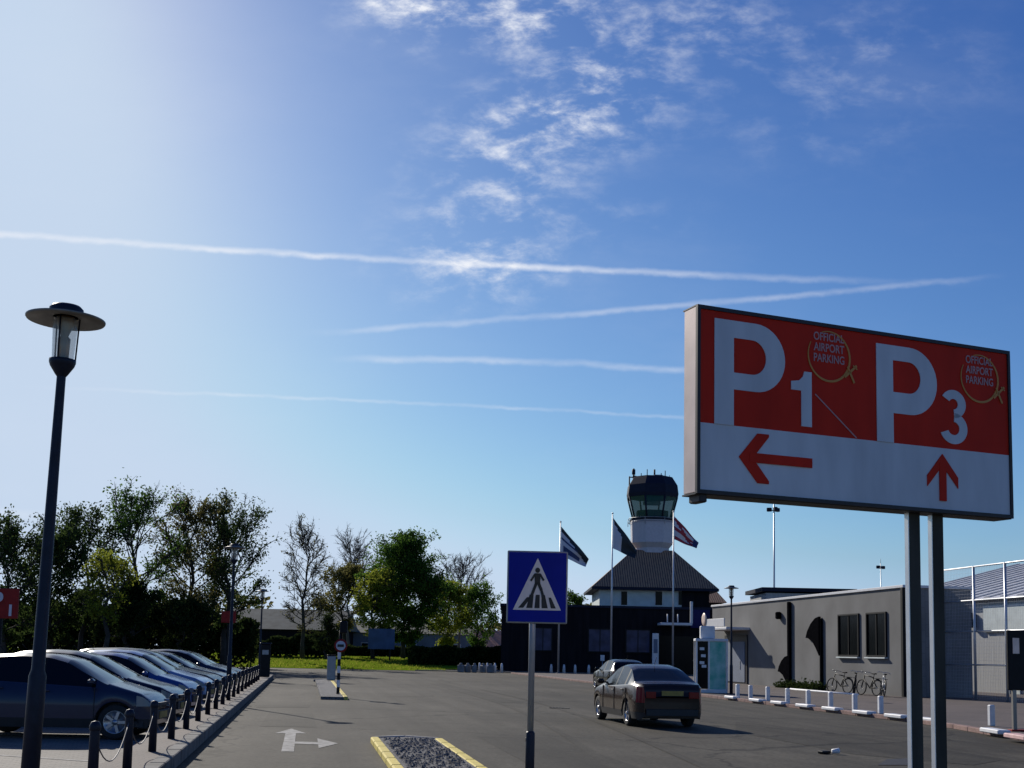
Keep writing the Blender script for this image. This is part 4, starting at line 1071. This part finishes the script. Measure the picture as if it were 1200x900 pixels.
# ------------------------------------------------------------------ flags
def flag(px, pyt, lab, bands, Lx, drop, hoist, seed, Yf=97.0):
    t = at(px, pyt, Yf); o = thing('flagpole', lab+', pole', 'flagpole', (t.x, Yf, .0), 0, 'flagpoles in front of the terminal')
    o['label'] = lab.replace('flag', 'flag flying', 1) if False else lab
    MB().tube([(0, 0, 0), (0, 0, t.z)], [.085, .045], 10).build('pole', M['pole_light'], o)
    MB().lathe([(0, t.z-.02), (.08, t.z), (.08, t.z+.06), (0, t.z+.13)], 10).build('finial', M['pole_light'], o)
    MB().lathe([(0, 0), (.2, 0), (.2, .12), (.1, .14)], 12).build('base', M['kerb'], o)
    nu, nv = 22, 12; vs = []; fs = []; mi = []
    for i in range(nu+1):
        u = i/nu
        for j in range(nv+1):
            v = j/nv
            x = .06+u*Lx*(1-.12*v); z = t.z-.35-v*hoist*(1-.72*u)-u*drop
            y = .30*math.sin(u*7+v*2.5+seed)*u**.6 + .12*math.sin(v*9+u*3)*u
            vs.append((x, y, z))
    mb = MB()
    for i in range(nu):
        for j in range(nv):
            mb.add([], [], 0)
            k = i*(nv+1)+j; fs.append((k, k+1, k+nv+2, k+nv+1)); mi.append(bands((i+.5)/nu, (j+.5)/nv))
    mb.v = [tuple(v) for v in vs]; mb.f = fs; mb.m = mi; mb.sm = [True]*len(fs)
    mb.build('flag', [M['flag_white'], M['flag_blue'], M['flag_dark'], M['flag_red']], o)
flag(657, 612, 'flagpole with a white and navy flag drooping above the crossing sign', lambda u, v: 2 if v < .16+.5*u*u else (1 if (.34 < v < .44 or (.60 < v < .86 and .1 < u < .75)) else 0), 2.3, 2.6, 2.4, 0)
flag(718, 602, 'middle flagpole with a drooping pale and dark flag left of the tower', lambda u, v: 2 if (u > .38 or v < .1+u*.6) else 0, 2.0, 2.6, 2.5, 1.2)
flag(789.5, 600, 'flagpole with a red, white and blue flag right of the tower cab', lambda u, v: 1 if u > .8 else (3 if (v < .18 or .4 < v < .56 or abs(u-v) < .12 or v > .86) else 0), 2.0, 2.1, 1.9, 2.1)

# white pots and posts along the far pavement
fp = [562, 571, 580, 588, 646, 661, 674, 690]
proto = None
for i, px in enumerate(fp):
    q = at(px, 783, 99.5)
    if proto is None:
        mb = MB(); mb.lathe([(0, 0), (.13, 0), (.10, .6), (.06, .78), (0, .8)], 10); o2 = proto = mb.build('far_post', M['white'])
    else: o2 = proto.copy(); COL.objects.link(o2)
    o2.location = (q.x, 99.5, 0)
    tag(o2, 'small white far kerb post, number %s from the left, before the black terminal' % ordinal(i), 'post', 'small white posts along the far kerb')
q = at(538, 783, 100)

# distant buildings on the left
def far_house(name, lab, px0, px1, pye, pyr, Y, dep, mw, mr, flatroof=False, cat='building'):
    a, b = at(px0, pye, Y), at(px1, pye, Y); zr_ = at((px0+px1)/2, pyr, Y).z; ze_ = (a.z+b.z)/2
    o = thing(name, lab, cat, ((a.x+b.x)/2, Y+dep/2, 0)); w2 = (b.x-a.x)/2
    MB().box((0, 0, ze_/2), (w2*2, dep, ze_)).build('wall', mw, o)
    if flatroof: MB().box((0, 0, ze_+.15), (w2*2+.3, dep+.3, .3)).build('roof', mr, o)
    else:
        MB().add([(-w2-.4, -dep/2-.4, ze_-.05), (w2+.4, -dep/2-.4, ze_-.05), (w2+.4, dep/2+.4, ze_-.05), (-w2-.4, dep/2+.4, ze_-.05), (-w2-.2, 0, zr_), (w2+.2, 0, zr_)], [(0, 1, 5, 4), (2, 3, 4, 5), (1, 2, 5), (3, 0, 4), (3, 2, 1, 0)]).build('roof', mr, o)
    k = max(2, int(w2*2/5))
    for i in range(k):
        x = -w2+(i+.5)*w2*2/k
        wo = MB().box((x, -dep/2-.02, ze_*.5), (1.5, .08, 1.3)).build('window', M['fascia'], o)
        MB().box((x, -dep/2-.05, ze_*.5), (1.3, .08, 1.1)).build('pane', M['win_glass'], wo)
    return o
far_house('long_house', 'long low house with a mossy grey roof behind the bare tree', 262, 402, 737, 712, 150, 12, M['wall_dark'], M['roof_grey'])
far_house('blue_shed', 'blue-grey flat shed behind the dark green tree', 404, 560, 742, 730, 160, 8, M['grey_cont'], M['roof_grey'])
far_house('orange_house', 'little house with orange tiled roof left of the black terminal', 556, 590, 760, 738, 145, 8, M['wall_brick'], M['pink'])
g = at(447, 750, 118)
o = thing('blue_billboard', 'blue rectangular board on a dark post standing on the lawn', 'sign', (g.x, 118, 0))
MB().box((0, 0, 2.75), (2.6, .12, 2.0), bev=.02).build('board', M['blue_cont'], o)
for x in (-.85, .85): MB().box((x, .1, 1.3), (.14, .1, 2.6)).build('leg', M['black'], o)
# red sign at left edge and one before the trees
o = thing('red_sign', 'red parking sign with white P and 1 at the left edge', 'sign', (at(5, 707, 40).x, 40, .12), 0)
zt_ = at(5, 707, 40).z
MB().box((0, 0, zt_-.12), (.95, .12, 1.0), bev=.02).build('panel', M['red'], o)
vs, fs = text_mesh('P', .75, .03, .004)
MB().add(vs, fs, tf=Matrix.Translation((-.42, -.075, zt_-.28)) @ Matrix.Rotation(math.pi/2, 4, 'X')).build('lettering', M['flag_white'], o)
vs, fs = text_mesh('1', .5, .02, .004)
MB().add(vs, fs, tf=Matrix.Translation((.12, -.075, zt_-.52)) @ Matrix.Rotation(math.pi/2, 4, 'X')).build('lettering', M['flag_white'], o)
MB().box((-.1, .02, (zt_-.6)/2), (.14, .08, zt_-.6)).build('post', M['black'], o)
g = at(268, 723, 66)
o = thing('red_sign', 'dull red panel on a post before the big tree, above the cars', 'sign', (g.x, 66, .12), 0)
MB().box((0, 0, g.z-.12), (.8, .1, .65), bev=.02).build('panel', M['red'], o)
MB().box((0, .05, (g.z-.5)/2), (.1, .08, g.z-.5)).build('post', M['black'], o)

# ------------------------------------------------------------------ trees
def tree(name, lab, px, pyt, Y, half_px, py_low, leafm, nleaf, lsize, seed, barkm='bark', limbs=20, group='trees behind the parking lot', tw=.022, trunk_r=.2, sub=7, twg=5, z0=0, shell=.55, lean=0, fill=0):
    if group == 'trees on the far lawn' and px < 600: z0 = .8
    pyt += 5
    r = random.Random(seed); t = at(px, pyt, Y); Ht = t.z-z0; rad = half_px*Y/F; zl = max(.8, at(px, py_low, Y).z-z0)
    o = thing(name, lab, 'tree', (t.x, Y, z0), 0, group)
    zc = (Ht+zl)/2; rz_ = (Ht-zl)/2
    tips = []
    wood = MB(); tr = MB()
    tp = [Vector((r.gauss(0, .05)*k+lean*k/8, r.gauss(0, .05)*k, Ht*.86*k/8)) for k in range(9)]
    tp[0] = Vector((0, 0, 0)); tr.tube(tp, [trunk_r*(1.25 if k == 0 else (1-.85*k/8)) for k in range(9)], 9)
    def pos_on(f):
        k = min(7, int(f*8)); return tp[k].lerp(tp[k+1], f*8-k)
    for i in range(limbs):
        f = .0 + (i+.5)/limbs; h = zl*.8 + (Ht*.84-zl*.8)*f**1.25; st = pos_on(min(.999, h/(Ht*.86)))
        az = i*2.4+r.uniform(-.5, .5); el = R_(10+62*f+r.uniform(-12, 12))
        d = Vector((math.cos(az)*math.cos(el), math.sin(az)*math.cos(el), math.sin(el)))
        ln = .3
        while ln < 14:
            q = st+d*ln
            if (q.x/rad)**2+(q.y/rad)**2+abs((q.z-zc)/rz_)**2.8 > 1: break
            ln += .15
        ln = max(.8, ln*r.uniform(.8, 1.06))
        side = Vector((r.gauss(0, 1), r.gauss(0, 1), r.gauss(0, .5)+.3))*ln*.10
        pts = [st + d*ln*k/4 + side*math.sin(k/4*3.1) + Vector((0, 0, .03*ln*(k/4)**2*4)) for k in range(5)]
        br = trunk_r*.32*(1-.5*f)
        wood.tube(pts, [br*(1-.8*k/4) for k in range(5)], 5, caps=False)
        for s_ in range(sub):
            g = r.uniform(.3, 1.0); k = min(3, int(g*4)); b0 = pts[k].lerp(pts[k+1], g*4-k)
            d2 = (d + Vector((r.gauss(0, .6), r.gauss(0, .6), r.gauss(.15, .5)))).normalized(); l2 = ln*r.uniform(.22, .42)
            b1 = b0+d2*l2*.5+Vector((r.gauss(0, .06), r.gauss(0, .06), r.gauss(0, .06)))*l2; b2 = b0+d2*l2
            wood.tube([b0, b1, b2], [max(tw*1.6, br*.32), tw*1.3, tw*.8], 4, caps=False)
            for _ in range(twg):
                c0 = b0.lerp(b2, r.uniform(.25, 1)); d3 = (d2+Vector((r.gauss(0, .7), r.gauss(0, .7), r.gauss(.1, .6)))).normalized(); l3 = l2*r.uniform(.3, .6)
                c1 = c0+d3*l3; wood.tube([c0, c1], [tw*.8, tw*.35], 3, caps=False); tips.append((c0, c1, l3))
    tr.build('trunk', M[barkm], o)
    wood.build('branches', M[barkm], o)
    if nleaf and leafm:
        lf_ = MB(); per = max(1, nleaf//len(tips)); pts = []
        for c0, c1, l3 in tips:
            if r.random() < .12: continue
            kk = int(per*r.uniform(.3, 1.9))
            for _ in range(kk):
                q = c0.lerp(c1, r.uniform(.2, 1.15)); sg = .18+.16*l3
                pts.append(q+Vector((r.gauss(0, sg), r.gauss(0, sg), r.gauss(0, sg*.8))))
        for _ in range(int(fill*140)):
            v = Vector((r.gauss(0, 1), r.gauss(0, 1), r.gauss(0, 1))).normalized()*r.uniform(.45, .97)
            cpos = Vector((v.x*rad, v.y*rad, zc+v.z*rz_))
            for _ in range(int(nleaf/260)): pts.append(cpos+Vector((r.gauss(0, rad*.11), r.gauss(0, rad*.11), r.gauss(0, rad*.08))))
        leaves(lf_, pts, lsize, r)
        lf_.build('crown', M[leafm], o)
    return o
LG = 'trees behind the parking lot'
tree('tree', 'dark scrubby tree at the left edge behind the lamp post', 14, 612, 74, 46, 740, 'leaf_dark', 10000, .15, 1, limbs=26, sub=9)
tree('tree', 'dark tree just right of the lamp post with dense lower branches', 66, 628, 78, 40, 745, 'leaf_dark', 10500, .17, 2, limbs=24, sub=8)
tree('tree', 'loose-crowned tree right of the lamp post, lower than its right neighbour', 104, 596, 82, 42, 725, 'leaf_dark', 8000, .15, 3, limbs=24, sub=8)
tree('tree', 'low yellow-green tree in front of the dark trees right of the lamp post', 128, 648, 72, 24, 712, 'leaf_yellow', 4200, .13, 4, limbs=16)
tree('tree', 'tall airy tree with thin green crown, tallest one left of the big brown tree', 164, 578, 84, 50, 712, 'leaf_green', 9000, .14, 5, trunk_r=.26, limbs=26, sub=9)
tree('tree', 'big olive-brown tree forming the left half of the tallest clump', 230, 586, 88, 42, 725, 'leaf_brown', 10500, .15, 6, fill=.25, trunk_r=.26, limbs=26, sub=9)
tree('tree', 'big dark tree forming the right half of the tallest clump', 270, 594, 90, 40, 728, 'leaf_dark', 10500, .15, 7, fill=.25, trunk_r=.26, limbs=26, sub=9)
tree('tree', 'bare twiggy treetop poking out above the right half of the tallest clump', 276, 580, 100, 20, 690, None, 0, .2, 27, barkm='twig', limbs=18, sub=9)
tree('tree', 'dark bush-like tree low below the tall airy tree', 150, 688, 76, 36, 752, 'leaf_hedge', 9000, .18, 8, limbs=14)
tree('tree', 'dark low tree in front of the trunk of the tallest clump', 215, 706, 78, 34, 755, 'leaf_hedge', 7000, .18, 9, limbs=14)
tree('bare_tree', 'slender bare tree standing alone in the gap right of the tallest clump', 360, 612, 110, 31, 735, 'leaf_brown', 1300, .12, 10, limbs=34, sub=11, twg=7, trunk_r=.2, group='trees on the far lawn', tw=.02)
tree('bare_tree', 'pale bare tree rising behind the brown-leaved tree', 412, 626, 145, 27, 720, None, 0, .2, 11, barkm='twig', limbs=34, sub=11, twg=7, group='trees on the far lawn', tw=.022)
tree('tree', 'brown-olive tree between the bare tree and the dark green tree', 405, 662, 128, 32, 730, 'leaf_brown', 9500, .2, 12, group='trees on the far lawn', limbs=24, sub=8)
tree('tree', 'dark green round-crowned tree standing on the far lawn', 476, 628, 124, 45, 748, 'leaf_green', 24000, .2, 33, fill=1.2, group='trees on the far lawn', trunk_r=.24, limbs=34, sub=10)
tree('tree', 'yellow-green small tree touching the left side of the dark green tree', 440, 668, 120, 24, 742, 'leaf_yellow', 5500, .18, 14, fill=.4, group='trees on the far lawn', limbs=18)
tree('bare_tree', 'pale bare tree rising behind the light green tree left of the crossing sign', 540, 652, 155, 36, 735, None, 0, .22, 15, barkm='twig', limbs=36, sub=11, twg=7, group='trees on the far lawn', tw=.022)
tree('tree', 'light yellow-green tree right of the dark green tree', 526, 682, 132, 28, 752, 'leaf_yellow', 7000, .2, 16, fill=.5, group='trees on the far lawn', limbs=22)
tree('tree', 'dark thin-leaved tree just left of the crossing sign', 560, 686, 136, 26, 752, 'leaf_green', 6000, .2, 17, fill=.5, group='trees on the far lawn', limbs=22)
tree('tree', 'small tree top showing above the terminal right of the crossing sign', 672, 696, 135, 15, 730, 'leaf_green', 4200, .2, 18, group='trees on the far lawn', limbs=12)
tree('tree', 'young dark tree beside the striped post', 384, 722, 100, 12, 765, 'leaf_hedge', 2600, .15, 19, group='trees on the far lawn', limbs=12, trunk_r=.1)

def hedge(name, lab, px0, px1, pyt, Y, dep, m, n, size, seed, amp=.3, group=None):
    r = random.Random(seed); a, b = at(px0, pyt, Y), at(px1, pyt, Y); h = (a.z+b.z)/2-(lz(Y) if Y > 101 and px1 < 500 else 0); Lh = b.x-a.x
    mb = MB(); pts = []
    for _ in range(n):
        x = r.uniform(0, Lh); hh = h*(1-amp+amp*(.5+.5*math.sin(x*.9+seed)*math.sin(x*.37+2*seed))+amp*.4*math.sin(x*2.3))
        z = hh*(1-abs(r.gauss(0, .4))); 
        if z < 0: z = r.uniform(0, hh)
        pts.append(Vector((x, r.uniform(-dep/2, dep/2), z)))
    leaves(mb, pts, size, r)
    return tag(mb.build(name, M[m], loc=(a.x, Y, lz(Y) if Y > 101 and px1 < 500 else 0)), lab, 'hedge', group)
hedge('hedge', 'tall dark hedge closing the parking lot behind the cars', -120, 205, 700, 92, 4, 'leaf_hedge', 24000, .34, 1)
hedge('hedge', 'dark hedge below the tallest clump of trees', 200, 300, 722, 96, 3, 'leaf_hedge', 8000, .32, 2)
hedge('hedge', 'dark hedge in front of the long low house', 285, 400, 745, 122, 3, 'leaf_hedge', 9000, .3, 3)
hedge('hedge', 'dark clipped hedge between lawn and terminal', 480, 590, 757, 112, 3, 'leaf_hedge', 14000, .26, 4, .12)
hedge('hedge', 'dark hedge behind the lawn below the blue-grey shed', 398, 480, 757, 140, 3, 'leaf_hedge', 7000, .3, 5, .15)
r = random.Random(55); mb = MB(); pts = []
for _ in range(26000):
    x = r.uniform(-260, 300); y = 260+r.uniform(-8, 8); hh = 9+3*math.sin(x*.08)+1.6*math.sin(x*.31+1)+1.0*math.sin(x*.9)
    pts.append(Vector((x, y, hh*(1-abs(r.gauss(0, .4))) if r.random() < .7 else r.uniform(0, hh))))
leaves(mb, [q for q in pts if q.z > 0], 1.0, r)
tag(mb.build('far_woodland', M['leaf_brown']), 'far line of trees along the horizon', 'woodland', kind='stuff')

# bikes/planters jumble left of the terminal: low white barrier blocks
proto = None
for i, px in enumerate((540, 548, 556, 566, 575)):
    q = at(px, 785, 98)
    if proto is None: o2 = proto = MB().box((0, 0, .3), (.55, .35, .6), bev=.05).lathe([(0, .6), (.14, .6), (.1, .75), (0, .77)], 8).build('concrete_block', M['kerb'])
    else: o2 = proto.copy(); COL.objects.link(o2)
    o2.location = (q.x, 98+.25*(i % 2), 0); o2.rotation_euler.z = i*.7
    tag(o2, 'pale concrete block on the far kerb, %s from the left in its cluster' % ordinal(i), 'concrete block', 'pale concrete blocks left of the terminal')

# ------------------------------------------------------------------ sky and light
SUN_AZ, SUN_EL = R_(-30), R_(28)     # azimuth from +Y, negative to the left
wd = bpy.data.worlds.new('World'); sc.world = wd; wd.use_nodes = True
nt = wd.node_tree; L = nt.links.new
bg = nt.nodes['Background']; bg.inputs['Strength'].default_value = .10
sky = N(nt, 'ShaderNodeTexSky', sky_type='NISHITA'); sky.sun_disc = False; sky.sun_elevation = SUN_EL; sky.sun_rotation = SUN_AZ
sky.air_density = 1.0; sky.dust_density = .42; sky.ozone_density = 3.0; sky.altitude = 0
tc = N(nt, 'ShaderNodeTexCoord'); sp = N(nt, 'ShaderNodeSeparateXYZ'); L(tc.outputs['Generated'], sp.inputs[0])
def mth(op, a, b=None, c=None, clamp=False):
    n = N(nt, 'ShaderNodeMath', operation=op); n.use_clamp = clamp
    for i, v in enumerate((a, b, c)):
        if v is None: continue
        if isinstance(v, (int, float)): n.inputs[i].default_value = v
        else: L(v, n.inputs[i])
    return n.outputs[0]
ymx = mth('MAXIMUM', sp.outputs[1], .05)
u = mth('DIVIDE', sp.outputs[0], ymx); w = mth('DIVIDE', sp.outputs[2], ymx)
front = mth('GREATER_THAN', sp.outputs[1], .1)
def uw(px, py):
    d = ray(px, py); return d.x/d.y, d.z/d.y
def fit(pts):     # quadratic through three points
    (x0, y0), (x1, y1), (x2, y2) = [uw(*p) for p in pts]
    a = ((y2-y0)/(x2-x0)-(y1-y0)/(x1-x0))/(x2-x1); b = (y1-y0)/(x1-x0)-a*(x0+x1); c_ = y0-a*x0*x0-b*x0
    return a, b, c_
cmb = N(nt, 'ShaderNodeCombineXYZ'); L(u, cmb.inputs[0]); L(w, cmb.inputs[1])
def noise(scale, stretch=(1, 1, 1), rot=0, detail=8, rough=.6, dist=0):
    mp = N(nt, 'ShaderNodeMapping'); mp.inputs['Scale'].default_value = stretch; mp.inputs['Rotation'].default_value = (0, 0, rot); L(cmb.outputs[0], mp.inputs['Vector'])
    n = N(nt, 'ShaderNodeTexNoise'); n.inputs['Scale'].default_value = scale; n.inputs['Detail'].default_value = detail; n.inputs['Roughness'].default_value = rough; n.inputs['Distortion'].default_value = dist
    L(mp.outputs[0], n.inputs['Vector']); return n.outputs['Fac']
def ramp(v, a, b, c=0, d=1, smooth=True):
    n = N(nt, 'ShaderNodeMapRange'); n.interpolation_type = 'SMOOTHSTEP' if smooth else 'LINEAR'
    for i, x in enumerate((a, b, c, d)): n.inputs[i+1].default_value = x
    L(v, n.inputs[0]); return n.outputs[0]
puff = noise(30, (1, 1, 1), 0, 6, .6)
soft = noise(7, (1, 3, 1), .1, 5)
total = None
def addm(v):
    global total
    total = v if total is None else mth('ADD', total, v)
for pts, wpx, inten, x0, x1, fade0, fade1 in (
    (((0, 274), (400, 301), (900, 325)), 6.5, .55, -100, 1190, 60, 700),
    (((420, 387), (700, 366), (1000, 340)), 6.0, .25, 330, 1190, 150, 120),
    (((440, 421), (620, 424), (800, 434)), 6.5, .30, 370, 840, 90, 60),
    (((100, 456), (400, 468), (760, 487)), 3.5, .22, 0, 860, 200, 100),
    (((0, 600), (100, 612), (200, 630)), 9, .20, -100, 120, 10, 100)):
    a, b, c_ = fit(pts)
    cur = mth('ADD', mth('MULTIPLY', mth('ADD', mth('MULTIPLY', u, a), b), u), c_)
    dd = mth('ABSOLUTE', mth('SUBTRACT', mth('ADD', w, mth('MULTIPLY', mth('SUBTRACT', puff, .5), .007)), cur))
    line = ramp(dd, wpx/F*1.0, 0)
    u0 = uw(x0, 400)[0]; u1 = uw(x1, 400)[0]
    fa = mth('MULTIPLY', ramp(u, u0, u0+fade0/F), ramp(u, u1, u1-fade1/F))
    addm(mth('MULTIPLY', mth('MULTIPLY', line, fa), mth('MULTIPLY', mth('MULTIPLY', ramp(soft, .3, .66, .35, 1.25), ramp(puff, .3, .7, .75, 1.15)), inten)))
# wispy cloud patches
wn1 = noise(19, (1, 1.8, 1), -.42, 9, .62, .15)
wn2 = noise(52, (1, 1.9, 1), -.35, 6, .65, .3)
wisp = mth('MULTIPLY', ramp(wn1, .42, .76, 0, .9), ramp(wn2, .24, .68, .35, 1.05))
for px, py, rx, ry, k in ((520, 12, 95, 42, 1.25), (470, 0, 50, 22, .8), (625, 15, 60, 42, .7), (700, 30, 130, 60, .6), (655, 140, 95, 40, 1.35), (700, 95, 80, 42, .8), (585, 195, 85, 50, .9), (560, 285, 80, 55, 1.05), (560, 325, 90, 30, .6), (850, 25, 60, 40, .4), (990, 70, 150, 75, .26), (930, 150, 120, 50, .12), (700, 255, 90, 30, .25)):
    uc, wc = uw(px, py)
    g = mth('ADD', mth('POWER', mth('DIVIDE', mth('SUBTRACT', u, uc), rx/F), 2), mth('POWER', mth('DIVIDE', mth('SUBTRACT', w, wc), ry/F), 2))
    g = mth('MULTIPLY', mth('EXPONENT', mth('MULTIPLY', g, -1.0)), k)
    addm(mth('MULTIPLY', g, wisp))
# broad thin veil
addm(mth('MULTIPLY', ramp(noise(2.2, (1, 2.5, 1), .15, 6), .45, .8), .08))
mask = mth('MULTIPLY', total, front, clamp=True)
mixn = N(nt, 'ShaderNodeMix', data_type='RGBA'); L(mask, mixn.inputs[0]); 
sc3 = N(nt, 'ShaderNodeSeparateColor'); L(sky.outputs[0], sc3.inputs[0]); cc3 = N(nt, 'ShaderNodeCombineColor')
r_, g_, b_ = [mth('MULTIPLY', mth('POWER', mth('MULTIPLY', sc3.outputs[i], .1), pw), k*10) for i, (pw, k) in enumerate(((1.65, 1.2), (1.45, 1.04), (.98, .93)))]
b_ = mth('MAXIMUM', b_, mth('MULTIPLY', g_, 1.12))
hz_ = [ramp(sp.outputs[2], 0.0, .34, lo, 1.0) for lo in (.70, .84, .96)]
r_, g_, b_ = mth('MULTIPLY', r_, hz_[0]), mth('MULTIPLY', g_, hz_[1]), mth('MULTIPLY', b_, hz_[2])
b_ = mth('SMOOTH_MIN', b_, 8.5, 2.2)
g_ = mth('SMOOTH_MIN', g_, mth('MULTIPLY', b_, .80), 1.6); r_ = mth('SMOOTH_MIN', r_, mth('MULTIPLY', b_, .66), 2.4)
L(r_, cc3.inputs[0]); L(g_, cc3.inputs[1]); L(b_, cc3.inputs[2])
L(cc3.outputs[0], mixn.inputs[6]); mixn.inputs[7].default_value = (8.6, 8.9, 9.6, 1)
L(mixn.outputs[2], bg.inputs['Color'])

sl = bpy.data.lights.new('sun', 'SUN'); sl.energy = 4.6; sl.angle = R_(.55); sl.color = (1, .93, .82)
so = bpy.data.objects.new('sun', sl); COL.objects.link(so)
sd = Vector((math.sin(SUN_AZ)*math.cos(SUN_EL), math.cos(SUN_AZ)*math.cos(SUN_EL), math.sin(SUN_EL)))
so.rotation_euler = sd.to_track_quat('Z', 'Y').to_euler()

sc.view_settings.view_transform = 'Standard'; sc.view_settings.look = 'None'; sc.view_settings.exposure = 0; sc.view_settings.gamma = 1
sc.cycles.use_denoising = True
sc.cycles.max_bounces = 6; sc.cycles.transparent_max_bounces = 12
sc.render.film_transparent = False
